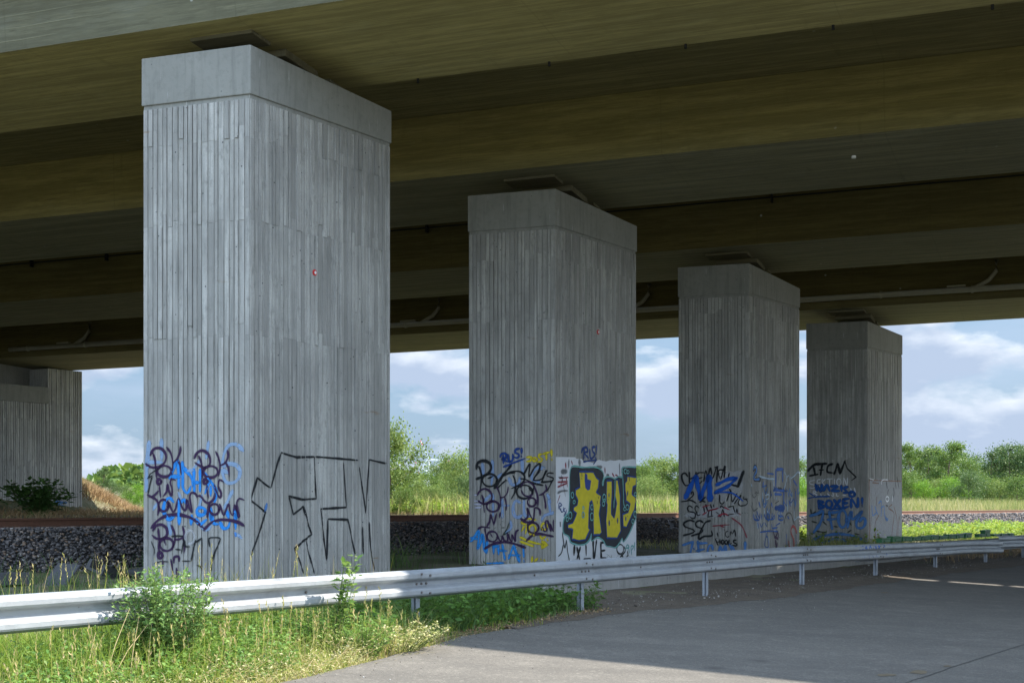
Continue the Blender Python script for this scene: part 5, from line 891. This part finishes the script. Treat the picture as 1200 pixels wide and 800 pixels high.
# grass at the foot of the ballast and round the pillars
n = 9000; u = RNG.uniform(-14, 14, n); w = RNG.uniform(-5.9, 4.5, n); near = RNG.random(n) < np.where(u < -.5, .9, np.where(w < -3.5, .35, .15)); ok = near & ~((u > -.1) & (u < 3.95) & (w < .05) & (w > -2.2)) & ~((u > 9.8) & (u < 13.9) & (w < .05) & (w > -2.2)); u, w = u[ok], w[ok]
H = RNG.uniform(.12, .42, len(u))*np.where(w < -4.6, 1.2, .8)
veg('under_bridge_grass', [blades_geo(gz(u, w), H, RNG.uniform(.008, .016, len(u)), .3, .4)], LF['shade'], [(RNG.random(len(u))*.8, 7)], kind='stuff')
# moss and matted straw along the paving edge
n = 2600; u = RNG.uniform(-13, -6.9, n); w = edge_w(u)+.04+RNG.normal(0, .10, n)*(1+.6*np.sin(u*2.1)); k_ = cA_(u*2.2, w*2) > .40; u, w = u[k_], w[k_]
weeds('moss_tufts', u, w, .008+.02*RNG.random(len(u)), 'moss', 7, .022, .7)
n = 3800; u = RNG.uniform(-15, -5.4, n); e = edge_w(u); w = e+.06-RNG.exponential(.30, n); H = RNG.uniform(.12, .38, n)*np.clip((e-w)*2+.35, .3, 1)
veg('matted_straw', [blades_geo(gz(u, w), H, RNG.uniform(.004, .008, n), 1.1, .6)], LF['grass'], [(np.clip(RNG.uniform(.6, 1.05, n), 0, 1), 7)], kind='stuff')
# --- single plants one can point at
def herb(name, label, cat, base, H, spread, nst, mat, lsize, per, ratio=.5, lean=(0, 0), group=None, stem='stem', arch=.2, rlo=0, rhi=1., low=.12):
    root = thing(name, label, cat, tuple(base), group); b = MB(); C = []; D = []; S = []; R_ = []
    for k in range(nst):
        a = random.uniform(0, 6.28); rad = spread*math.sqrt(random.random()); h = H*random.uniform(.6, 1)*(1-.35*(rad/max(spread, 1e-3))**2)
        end = np.array([lean[0]*h+rad*math.cos(a), lean[1]*h+rad*math.sin(a), h]); p0 = np.array([.25*rad*math.cos(a), .25*rad*math.sin(a), -.02])
        mid = (p0+end)/2+np.array([0, 0, arch*h]); pts = [p0*(1-t)**2+2*mid*t*(1-t)+end*t*t for t in np.linspace(0, 1, 6)]
        b.tube(pts, np.linspace(.0045, .0018, 6)*(1 if H < 1.2 else 1.5), 5)
        m = max(3, int(per*h/H))
        for j in range(m):
            t = low+(1-low)*(j+random.random())/m; c = p0*(1-t)**2+2*mid*t*(1-t)+end*t*t
            for q in range(3):
                d = np.array([random.gauss(0, 1), random.gauss(0, 1), random.uniform(-.2, .8)]); C.append(c+unit(d)*lsize*.35); D.append(d); S.append(lsize*random.uniform(.55, 1.25)); R_.append(min(1, max(0, random.uniform(rlo, rhi)*.7+.3*t*rhi)))
    b.build('stem', M[stem], root, True)
    g = leaves_geo(np.array(C), np.array(D), np.array(S), ratio, .3, np.array([0, 0, 1.])); veg('foliage', [g], LF[mat], [(np.array(R_), 4)], root, True)
    return root
def at_rail(px, w, dz=0.):
    u = on_u(px, w); p = UW(u, w, 0); p[2] = float(world_z(p[0], p[1])); return p
herb('leafy_plant', 'big bushy small leaved green plant growing up over the sunlit guardrail', 'plant', at_rail(192, 7.80), 1.0, .50, 100, 'clover', .046, 26, .55, lean=(.04, 0), low=.05)
herb('leafy_plant', 'taller ragged shoots on the right flank of the big bushy plant', 'plant', at_rail(214, 7.72), 1.12, .26, 16, 'weed', .05, 18, .5, lean=(.12, 0), low=.25)
herb('leafy_plant', 'ragged lower herb leaning left against the foot of the big bushy plant', 'plant', at_rail(172, 7.85), .42, .36, 14, 'clover', .034, 14, .5)
herb('rose_shoot', 'arching rose shoot with serrated green leaves rising over the edge of the rail shadow', 'plant', at_rail(392, 7.68), 1.0, .14, 7, 'rose', .085, 13, .55, lean=(.22, .05), arch=.0, low=.3)
herb('flowering_plant', 'pale yellow leaved sprawling plant at the paving edge where sun meets shade', 'plant', at_rail(470, 8.2), .36, .50, 46, 'pale', .034, 18, .55, lean=(.35, 0), arch=.25)
herb('flowering_plant', 'green and cream bushy weed left of the sprawling pale plant', 'plant', at_rail(428, 8.15), .44, .34, 30, 'weed', .038, 16, .5, rlo=.3, rhi=1.)
for px_, w_, H_, lab in ((82, 7.0, .80, 'small leafy stalk behind the rail, left of the other weeds'), (98, 6.9, .98, 'tallest leafy stalk behind the sunlit rail at the left'), (118, 7.0, .78, 'leafy stalk behind the rail between the tall one and the pillar edge'), (146, 6.9, .92, 'leafy weed in front of the left edge of the nearest pillar'), (160, 7.05, .86, 'leafy weed beside the big bushy plant, against the pillar edge')):
    herb('wild_herb', lab, 'plant', at_rail(px_, w_), H_, .16, 7, 'weed', .042, 9, .5, rlo=.3)
for px_, w_, H_, lab in ((262, 7.05, .80, 'brown leaved sprig just right of the big bushy plant'), (224, 7.1, .88, 'brown tipped sprig poking out of the top of the big bushy plant')):
    herb('brown_sprig', lab, 'plant', at_rail(px_, w_), H_, .07, 5, 'brown', .035, 6, .5, low=.55)
herb('thin_herb', 'thin dark stalk with few leaves in front of the left part of the rail', 'plant', at_rail(112, 7.65), .66, .05, 2, 'clover', .032, 7, .5, low=.3)
herb('thin_herb', 'wispy stalk slanting across the rail just left of the big bushy plant', 'plant', at_rail(136, 7.7), .72, .10, 2, 'clover', .026, 6, .4, lean=(.28, 0), low=.35, arch=0)
b = MB()
for px0, px1, z1_ in ((118, 152, .62), (122, 176, .5), (150, 163, .55), (172, 178, .50), (225, 214, .62), (98, 112, .45)): 
    p = at_rail(px0, 8.1); q = at_rail(px1, 7.95); q[2] += z1_; b.tube([p, (p+q)/2+np.array([0, 0, .05]), q], [.004, .0035, .002], 5)
tag(b.build('dry_stalks', M['drystem']), 'bundle of bare straw coloured stalks leaning in the grass below the big bushy plant', 'dead stalks')
for px_, w_, lab in ((690, 7.25, 'dark leafy weed at the guardrail post before the bare soil'), (500, 7.15, 'grassy weed tuft beside the post under the rail joint'), (545, 6.7, 'tall thin weed under the rail in front of the mural pillar')):
    herb('wild_herb', lab, 'plant', at_rail(px_, w_), .48, .22, 12, 'weed', .06, 9, .45, rhi=.55)
n = 240; u = RNG.normal(7.2, .6, n); w = RNG.normal(-2.9, .25, n); veg('grass_tuft', [blades_geo(gz(u, w), RNG.uniform(.35, .85, n), RNG.uniform(.012, .02, n), .35, .4)], LF['shade'], [(RNG.random(n), 7)], kind='stuff')
# bush before the abutment
c = np.array([-17.75, 54.5]); broot = herb('broadleaf_bush', 'dark broad leaved bush in front of the abutment wall behind the track', 'bush', (c[0], c[1], float(world_z(c[0], c[1]))), 1.55, 1.5, 56, 'bush', .22, 12, .6, low=.15)
# lit green growth beyond the far pillar, and the tall grass field behind the track
def scatter(n, u0, u1, w0, w1): return RNG.uniform(u0, u1, n), RNG.uniform(w0, w1, n)
u, w = scatter(14000, 22, 95, -5.6, 5.2); k_ = clump(5, .35, 4)(u, w); g = gz(u, w)
H = np.where(k_ > .5, .35, .22)*RNG.uniform(.5, 1.3, len(u)); veg('wayside_grass', [blades_geo(g, H, RNG.uniform(.015, .035, len(u)), .4, .3)], LF['field'], [(np.clip(RNG.random(len(u))*.8-.3*(k_-.5), 0, 1), 7)], kind='stuff')
u, w = scatter(4200, 30, 92, -5.7, 2.5); k_ = clump(5, .35, 4)(u, w); ok = k_ > .47; weeds('low_green_plants', u[ok], w[ok], RNG.uniform(.15, .55, ok.sum()), 'low', 14, .14, .6)
u, w = scatter(5000, 17, 60, 4.6, 7.2); ok = RNG.random(len(u)) < np.clip((u-17)/8, .2, 1); u, w = u[ok], w[ok]; veg('dry_wayside_grass', [blades_geo(gz(u, w), RNG.uniform(.12, .5, len(u)), RNG.uniform(.008, .02, len(u)), .5, .4)], LF['dry'], [(RNG.random(len(u)), 7)], kind='stuff')
u, w = scatter(40000, -2, 190, -36, -13.5); P_ = uw2(u, w); ok = ((P_-E1)@AW > 41) | ((P_-E1)@AW < -3); u, w = u[ok], w[ok]; f = clump(5, .12, 8)(u, w); veg('field_grass', [blades_geo(gz(u, w), RNG.uniform(.6, 1.35, len(u)), RNG.uniform(.02, .05, len(u)), .2, .25)], LF['field'], [(np.clip(RNG.random(len(u))*.75+.3*(f-.4), 0, 1), 7)], kind='stuff')
u, w = scatter(5200, 18, 75, -30, -17); ok = (uw2(u, w)-E1)@AW > 42; u, w = u[ok], w[ok]; weeds('trackside_plants', u, w, RNG.uniform(.1, .75, len(u)), 'low', 16, .19, .5)
u, w = scatter(9000, 4, 56, -37, -13.6); veg('dry_ground_cover', [blades_geo(gz(u, w), RNG.uniform(.08, .3, len(u)), RNG.uniform(.012, .03, len(u)), .5, .4)], LF['dry'], [(RNG.random(len(u)), 7)], kind='stuff')
u, w = scatter(12000, 26, 60, -38, -26); veg('dry_slope_foot', [blades_geo(gz(u, w), RNG.uniform(.12, .38, len(u)), RNG.uniform(.02, .045, len(u)), .5, .4)], LF['dry'], [(RNG.random(len(u)), 7)], kind='stuff')
u, w = scatter(7000, 19, 38, -38.2, -35.6); veg('slope_tussocks', [blades_geo(gz(u, w), RNG.uniform(.15, .5, len(u)), RNG.uniform(.025, .05, len(u)), .6, .4)], LF['dry'], [(RNG.random(len(u)), 7)], kind='stuff')
# embankment beyond the abutment
n = 16000; q = RNG.uniform(-.3, 7, n); s_ = RNG.uniform(-8, 26, n); P2 = EMB_P+q[:, None]*EMB_N+s_[:, None]*EMB_L
ok = to_uw_w(P2) < -37; P2 = P2[ok]; q = q[ok]; n = len(q)
veg('embankment_grass', [blades_geo(wz(P2), RNG.uniform(.15, .55, n), RNG.uniform(.02, .05, n), .4, .4)], LF['dry'], [(np.clip(RNG.random(n)*.85+.35*(q > 2.2)*RNG.random(n), 0, 1), 7)], kind='stuff')

# ------------------------------------------------------------------ trees
def tree_mesh(seed, H, spread, crown0, nl, lsize, csize, airy=1., lean=0.):
    """returns trunk MB and (centres, dirs, sizes, rnd) ; crown0 = height fraction where the crown starts"""
    rg = random.Random(seed); b = MB(); tips = []
    r0 = H*.016+.03; top = np.array([lean*H+rg.gauss(0, .03)*H, rg.gauss(0, .03)*H, H*.93]); pts = []
    for t in np.linspace(0, 1, 8): pts.append(np.array([top[0]*t+math.sin(t*5+seed)*.012*H, top[1]*t+math.cos(t*4+seed)*.012*H, -.15+(top[2]+.15)*t]))
    b.tube(pts, np.linspace(r0, r0*.18, 8), 7)
    nb = 11
    for k in range(nb):
        t = crown0+(1-crown0)*(k+rg.random()*.6)/nb; i = min(6, int(t*7)); p = pts[i]+(pts[i+1]-pts[i])*(t*7-i)
        a = k*2.4+rg.uniform(-.5, .5); x = (t-crown0)/(1-crown0); ln = spread*(.10+1.05*math.sin(math.pi*min(.985, .2+.76*x)))*rg.uniform(.65, 1.15)
        up = rg.uniform(.25, .8)*ln; e = p+np.array([math.cos(a)*ln, math.sin(a)*ln, up]); m = (p+e)/2+np.array([0, 0, -.08*ln]); br = [p, m, e]
        b.tube(br, [r0*.4*(1-t*.6), r0*.24*(1-t*.6), r0*.08], 5); tips.append((e, 1.)); tips.append((m+(e-m)*.3, .7))
        for j in range(4):
            q = p+(e-p)*rg.uniform(.35, .95); a2 = a+rg.uniform(-1.3, 1.3); l2 = ln*rg.uniform(.25, .55); e2 = q+np.array([math.cos(a2)*l2, math.sin(a2)*l2, rg.uniform(-.1, .7)*l2])
            b.tube([q, e2], [r0*.13, r0*.04], 4); tips.append((e2, .8))
    tips.append((pts[-1], 1.)); tips.append((pts[-2], .8))
    g = np.random.default_rng(seed); wts = np.array([w_*g.uniform(.35, 1.4)**airy for _, w_ in tips]); wts /= wts.sum()
    idx = g.choice(len(tips), nl, p=wts); T = np.array([e for e, _ in tips]); cs = g.uniform(.6, 1.25, len(tips))*csize
    off = g.normal(0, 1, (nl, 3))*np.array([1, 1, .72])*cs[idx][:, None]*.5
    C = T[idx]+off; ok = C[:, 2] > .04*H; C = C[ok]; idx = idx[ok]
    D = g.normal(0, 1, (len(C), 3))+np.array([0, 0, -.2]); S = lsize*g.uniform(.6, 1.4, len(C)); tone = g.uniform(0, 1, len(tips))
    return b, C, D, S, np.clip(.45*tone[idx]+.55*g.random(len(C)), 0, 1)
TREEPROTO = {}
def proto(key, **kw):
    b, C, D, S, R_ = tree_mesh(**kw); TREEPROTO[key] = (b, leaves_geo(C, D, S, .75, .25), R_)
def tree(kind, label, X, Y, H, mat, group, cat='tree', name='tree', sx=1.):
    root = thing(name, label, cat, (X, Y, float(world_z(X, Y))-.05), group); root.rotation_euler = (0, 0, random.uniform(0, 6.28)); ref = TREEPROTO[kind]
    s = H/10.; root.scale = (s*sx, s*sx, s)
    key = ('tm', kind, mat)
    if key not in TREEPROTO:
        t = ref[0].build('trunk', M['bark'], root, True); t['seed'] = 0; del t['seed']; v, f = ref[1]
        l = mk('crown', v, f, LF[mat], root, True, attrs={'rnd': ('POINT', np.repeat(ref[2], 4))}); TREEPROTO[key] = (t, l)
    else:
        for o in TREEPROTO[key]: c = o.copy(); COL.objects.link(c); c.parent = root
    return root
proto('airy', seed=5, H=10, spread=2.1, crown0=.22, nl=6000, lsize=.22, csize=1.05, airy=1.3)
proto('full', seed=8, H=10, spread=3.3, crown0=.12, nl=6500, lsize=.27, csize=1.8, airy=.8)
proto('slim', seed=13, H=10, spread=1.7, crown0=.15, nl=3600, lsize=.22, csize=1.15, airy=1.2)
proto('bushy', seed=21, H=10, spread=4.6, crown0=.03, nl=5600, lsize=.36, csize=2.6, airy=.7)
def at_px(px, Y): return ((px-600)/F*Y, Y)
def H_at(py, Y, X): return (HY-py)/F*Y+CAMH-float(world_z(X, Y))
TL = [  # kind, px, distance, top py, material, label, group, width factor
 ('full', 459, 74, 500, 'treeC', 'tall pale green tree at the right edge of the nearest pillar', 'trees beyond the track', .82),
 ('bushy', 485, 84, 557, 'treeC', 'pale bushy tree low under the leaning wind turbine blade', 'trees beyond the track', .9),
 ('full', 446, 80, 510, 'treeA', 'mid green tree half hidden by the nearest pillar beside the tall pale one', 'trees beyond the track', 1.1),
 ('full', 503, 100, 555, 'treeA', 'round mid green tree directly below the wind turbine hub', 'trees beyond the track', 1.0),
 ('full', 524, 104, 544, 'treeC', 'pale tree just right of the wind turbine in the first opening', 'trees beyond the track', 1.),
 ('bushy', 541, 96, 537, 'treeC', 'pale bushy tree against the left edge of the mural pillar', 'trees beyond the track', .8),
 ('bushy', 548, 88, 562, 'treeB', 'dark bush low beside the left edge of the mural pillar', 'bushes beyond the track', .7),
 ('bushy', 476, 70, 575, 'treeA', 'mid green bush at the foot of the tall pale tree', 'bushes beyond the track', .9),
 ('bushy', 512, 78, 572, 'treeC', 'pale bush in the middle of the first opening', 'bushes beyond the track', 1.0),
 ('full', 752, 140, 546, 'treeA', 'mid green tree touching the right edge of the mural pillar', 'trees beyond the track', .9),
 ('full', 778, 150, 539, 'treeC', 'pale rounded tree in the second opening above the tall grass', 'trees beyond the track', 1.1),
 ('full', 797, 150, 545, 'treeA', 'tree touching the left edge of the third pillar', 'trees beyond the track', .9),
 ('bushy', 762, 128, 562, 'treeC', 'pale bush in front of the trees in the second opening', 'bushes beyond the track', .9),
 ('full', 941, 180, 542, 'treeA', 'tree showing in the narrow slit between the third and farthest pillar', 'trees beyond the track', .9),
 ('bushy', 938, 165, 564, 'treeD', 'bright bush in the narrow slit between the third and farthest pillar', 'bushes beyond the track', .8),
 ('airy', 1068, 178, 521, 'treeA', 'airy tree right beside the farthest pillar', 'trees behind the field', 1.),
 ('airy', 1088, 182, 524, 'treeB', 'slender dark airy tree second from the farthest pillar', 'trees behind the field', .7),
 ('airy', 1110, 176, 519, 'treeA', 'tallest round topped airy tree left of the sky gap', 'trees behind the field', 1.15),
 ('full', 1131, 184, 541, 'treeA', 'shorter round tree just left of the sky gap', 'trees behind the field', .9),
 ('full', 1140, 172, 553, 'treeB', 'dark low tree under the sky gap', 'trees behind the field', .9),
 ('slim', 1160, 190, 530, 'treeB', 'thin pale stemmed tree just right of the sky gap', 'trees behind the field', 1.),
 ('slim', 1171, 196, 524, 'treeB', 'dark crooked tree leaning out over the right tree group', 'trees behind the field', 1.1),
 ('slim', 1184, 188, 522, 'treeB', 'dark upright tree, tallest of the right tree group', 'trees behind the field', 1.2),
 ('slim', 1196, 190, 524, 'treeB', 'dark tree at the right edge of the photo', 'trees behind the field', 1.2),
 ('full', 1215, 186, 528, 'treeB', 'dark tree just beyond the right edge of the photo', 'trees behind the field', 1.),
 ('full', 1077, 200, 537, 'treeA', 'broad mid green tree behind the first two airy trees', 'trees behind the field', 1.2),
 ('full', 1100, 205, 534, 'treeB', 'dark full tree behind the gap between the airy trees', 'trees behind the field', 1.2),
 ('full', 1121, 200, 534, 'treeA', 'full tree behind the right flank of the tallest airy tree', 'trees behind the field', 1.1),
 ('full', 1156, 205, 548, 'treeA', 'broad low tree behind the thin pale stemmed one', 'trees behind the field', 1.1),
 ('full', 1186, 208, 535, 'treeA', 'broad tree behind the dark upright group', 'trees behind the field', 1.3),
 ('bushy', 1066, 160, 556, 'treeA', 'leafy shrub at the foot of the first airy tree beside the pillar', 'shrubs along the field edge', .8),
 ('bushy', 1083, 158, 567, 'treeD', 'low bright shrub under the second airy tree', 'shrubs along the field edge', .9),
 ('bushy', 1101, 162, 565, 'treeC', 'paler shrub under the tallest airy tree', 'shrubs along the field edge', .9),
 ('bushy', 1118, 160, 563, 'treeD', 'bright shrub left of the dark low tree', 'shrubs along the field edge', .8),
 ('bushy', 1135, 155, 559, 'treeB', 'dark green shrub under the sky gap', 'shrubs along the field edge', .8),
 ('bushy', 1153, 162, 562, 'treeA', 'mid green shrub at the foot of the thin pale stemmed tree', 'shrubs along the field edge', .9),
 ('bushy', 1172, 160, 566, 'treeC', 'pale shrub below the crooked dark tree', 'shrubs along the field edge', .9),
 ('bushy', 1192, 156, 561, 'treeA', 'large leafy shrub near the right edge of the photo', 'shrubs along the field edge', 1.),
 ('airy', 121, 92, 547, 'treeB', 'small pointed tree on the dry slope beside the abutment', 'growth on the embankment', .9),
 ('bushy', 133, 94, 566, 'treeB', 'dark shrub at the right foot of the pointed tree', 'growth on the embankment', .9),
 ('bushy', 148, 98, 569, 'treeA', 'mid green shrub on the dry slope left of the nearest pillar', 'growth on the embankment', .8),
 ('bushy', 162, 92, 570, 'treeD', 'bright shrub touching the left edge of the nearest pillar', 'growth on the embankment', .8),
 ('bushy', 163, 88, 583, 'treeD', 'small bright bush at the foot of the dry slope', 'growth on the embankment', .8)]
for k, px, Y, py, mat, lab, grp, sx in TL:
    X, Y = at_px(px, Y); tree(k, lab, X, Y, max(1.2, H_at(py, Y, X)*1.04), mat, grp, 'shrub' if k == 'bushy' else 'tree', 'shrub' if k == 'bushy' else 'tree', sx)
# far wood on the horizon: one leafy mass
n = 26000; px = RNG.uniform(-300, 1700, n); Y = RNG.uniform(330, 380, n); X = (px-600)/F*Y; hh = (6.5+3*np.sin(px*.011)+2*np.sin(px*.037+1)+1.2*np.sin(px*.11))*RNG.random(n)**.6
veg('far_wood', [leaves_geo(np.stack([X, Y, 1+hh], -1), RNG.normal(0, 1, (n, 3)), RNG.uniform(1.2, 2.6, n), .9, .3)], LF['treeA'], [(RNG.random(n), 4)], kind='stuff')

# ------------------------------------------------------------------ wind turbines far away
def turbine(label, px, py, Y, Lb, angs, hubz=None):
    X = (px-600)/F*Y; Z = CAMH+(HY-py)/F*Y; t = thing('wind_turbine', label, 'wind turbine', (X, Y, 0), 'far wind turbines')
    b = MB(); b.tube([(X, Y, 0), (X, Y, Z)], [2.6, 1.5], 10); b.build('tower', M['white'], t); b = MB(); b.box(X-1.8, Y-4, Z-1.8, X+1.8, Y+6, Z+2.2); n = b.build('nacelle', M['white'], t, bevel=.5)
    b = MB(); b.tube([(X, Y-6.5, Z), (X, Y-5.5, Z), (X, Y-4, Z)], [.6, 1.8, 1.9], 10); b.build('hub', M['white'], t)
    for a in angs:
        d = np.array([math.sin(math.radians(a)), 0, math.cos(math.radians(a))]); s = np.array([d[2], 0, -d[0]]); P = np.array([X, Y-5.2, Z])
        for nm, mt, t0, t1 in (('blade', M['white'], .03, .76), ('blade_band', M['red'], .76, .86), ('blade_band', M['white'], .86, .93), ('blade_band', M['red'], .93, 1.)):
            w_ = lambda t: 2.1*(1-.72*t)+.3; b = MB(); r0 = [P+d*Lb*t0+s*w_(t0), P+d*Lb*t0+np.array([0, .5, 0]), P+d*Lb*t0-s*w_(t0)*.6, P+d*Lb*t0-np.array([0, .5, 0])]; r1 = [P+d*Lb*t1+s*w_(t1), P+d*Lb*t1+np.array([0, .3, 0]), P+d*Lb*t1-s*w_(t1)*.6, P+d*Lb*t1-np.array([0, .3, 0])]
            b.prism(r0, r1); o = b.build(nm, mt, t if nm == 'blade' else par)
            if nm == 'blade': par = o
turbine('white wind turbine with red banded blades above the trees in the first opening', 502.5, 538, 2600, 37, (-24, 94, 216))
turbine('more distant wind turbine, only one blade showing left of the other', 500, 552, 3400, 40, (-52, 68, 188))

# ------------------------------------------------------------------ sky, sun, camera
w = bpy.data.worlds.new('World'); SC.world = w; w.use_nodes = True; nt = w.node_tree; nt.nodes.clear()
def wn(t, **k):
    n = nt.nodes.new(t)
    for a, b in k.items(): setattr(n, a, b)
    return n
AZ, EL = math.radians(74), math.radians(46)
sky = wn('ShaderNodeTexSky', sky_type='NISHITA'); sky.sun_disc = False; sky.sun_elevation = EL; sky.sun_rotation = AZ; sky.air_density = 1.1; sky.dust_density = 1.2; sky.ozone_density = 1.6
tc = wn('ShaderNodeTexCoord')
def wmap(sc, loc=(0, 0, 0)): m = wn('ShaderNodeMapping'); m.inputs['Scale'].default_value = sc; m.inputs['Location'].default_value = loc; nt.links.new(tc.outputs['Generated'], m.inputs[0]); return m.outputs[0]
def wnoise(v, s, d=7, r=.55, dist=0.):
    n = wn('ShaderNodeTexNoise'); nt.links.new(v, n.inputs['Vector']); n.inputs['Scale'].default_value = s; n.inputs['Detail'].default_value = d; n.inputs['Roughness'].default_value = r; n.inputs['Distortion'].default_value = dist; return n.outputs['Fac']
def wramp(f, st):
    r = wn('ShaderNodeValToRGB'); e = r.color_ramp.elements
    while len(e) < len(st): e.new(.5)
    for i, (p, c) in enumerate(st): e[i].position = p; e[i].color = (*((c,)*3 if not isinstance(c, tuple) else c), 1)
    nt.links.new(f, r.inputs[0]); return r.outputs[0]
def wmix(f, a, b):
    n = wn('ShaderNodeMix', data_type='RGBA')
    for s, v in ((n.inputs[0], f), (n.inputs[6], a), (n.inputs[7], b)):
        if isinstance(v, bpy.types.NodeSocket): nt.links.new(v, s)
        else: s.default_value = v if not isinstance(v, tuple) else (*v, 1)
    return n.outputs[2]
SKY_BLUE, CL_WHITE, CL_GREY = (3.7, 6.1, 9.5), (10.6, 11.2, 12.0), (5.1, 6.2, 8.1)
col = wmix(.55, sky.outputs[0], SKY_BLUE)
thin = wramp(wnoise(wmap((1, 1, 5.5), (.3, .1, 0)), 5.0, 6, .6), [(.42, 0), (.72, .6)]); col = wmix(thin, col, (5.6, 6.9, 8.9))
cu = wnoise(wmap((1, 1, 2.6), (.62, 0.18, .07)), 8.5, 9, .52, .15); cum = wramp(cu, [(.50, 0), (.58, .95)])
sh = wramp(wnoise(wmap((1, 1, 2.6), (.62, .18, .088)), 8.5, 9, .52, .15), [(.44, 0), (.62, 1)])
col = wmix(cum, col, wmix(sh, CL_WHITE, CL_GREY))
def wm_(v):
    m = wn('ShaderNodeMath', operation='MULTIPLY_ADD'); nt.links.new(v, m.inputs[0]); m.inputs[1].default_value = .5; m.inputs[2].default_value = .5; return m.outputs[0]
sx = wn('ShaderNodeSeparateXYZ'); nt.links.new(tc.outputs['Generated'], sx.inputs[0])
up = wramp(sx.outputs[2], [(.14, .38), (.42, 1.1)])
m1 = wn('ShaderNodeMath', operation='MULTIPLY_ADD'); nt.links.new(sx.outputs[0], m1.inputs[0]); m1.inputs[1].default_value = -.55; m2 = wn('ShaderNodeMath', operation='MULTIPLY'); nt.links.new(sx.outputs[1], m2.inputs[0]); m2.inputs[1].default_value = .83; nt.links.new(m2.outputs[0], m1.inputs[2])
bk = wramp(wm_(m1.outputs[0]), [(.26, 1.0), (.52, 0)]); up = wmix(bk, up, (1.42, 1.38, 1.32)); mu_ = wn('ShaderNodeMix', data_type='RGBA', blend_type='MULTIPLY'); mu_.inputs[0].default_value = 1; nt.links.new(col, mu_.inputs[6]); nt.links.new(up, mu_.inputs[7]); col = mu_.outputs[2]  # added fill: sky brightened overhead and behind the camera for the shaded pillar faces
bg = wn('ShaderNodeBackground'); bg.inputs['Strength'].default_value = .1; out = wn('ShaderNodeOutputWorld'); nt.links.new(col, bg.inputs[0]); nt.links.new(bg.outputs[0], out.inputs[0])
S = Vector((math.sin(AZ)*math.cos(EL), math.cos(AZ)*math.cos(EL), math.sin(EL)))
L = bpy.data.lights.new('sun', 'SUN'); L.energy = 5.0; L.angle = math.radians(.53); L.color = (1, .945, .85); so = bpy.data.objects.new('sun', L); COL.objects.link(so); so.rotation_euler = S.to_track_quat('Z', 'Y').to_euler()
cam = bpy.data.cameras.new('camera'); co = bpy.data.objects.new('camera', cam); COL.objects.link(co); co.location = (0, 0, CAMH); co.rotation_euler = (math.pi/2, 0, 0)
cam.sensor_width = 36; cam.lens = F/1200*36; cam.shift_y = (HY-400)/1200; cam.clip_end = 20000; cam.clip_start = .05; SC.camera = co
SC.render.engine = 'CYCLES'; SC.cycles.max_bounces = 8; SC.cycles.diffuse_bounces = 5; SC.cycles.transparent_max_bounces = 24
SC.view_settings.view_transform = 'Standard'; SC.view_settings.look = 'None'; SC.view_settings.exposure = 1.45; SC.view_settings.gamma = 1
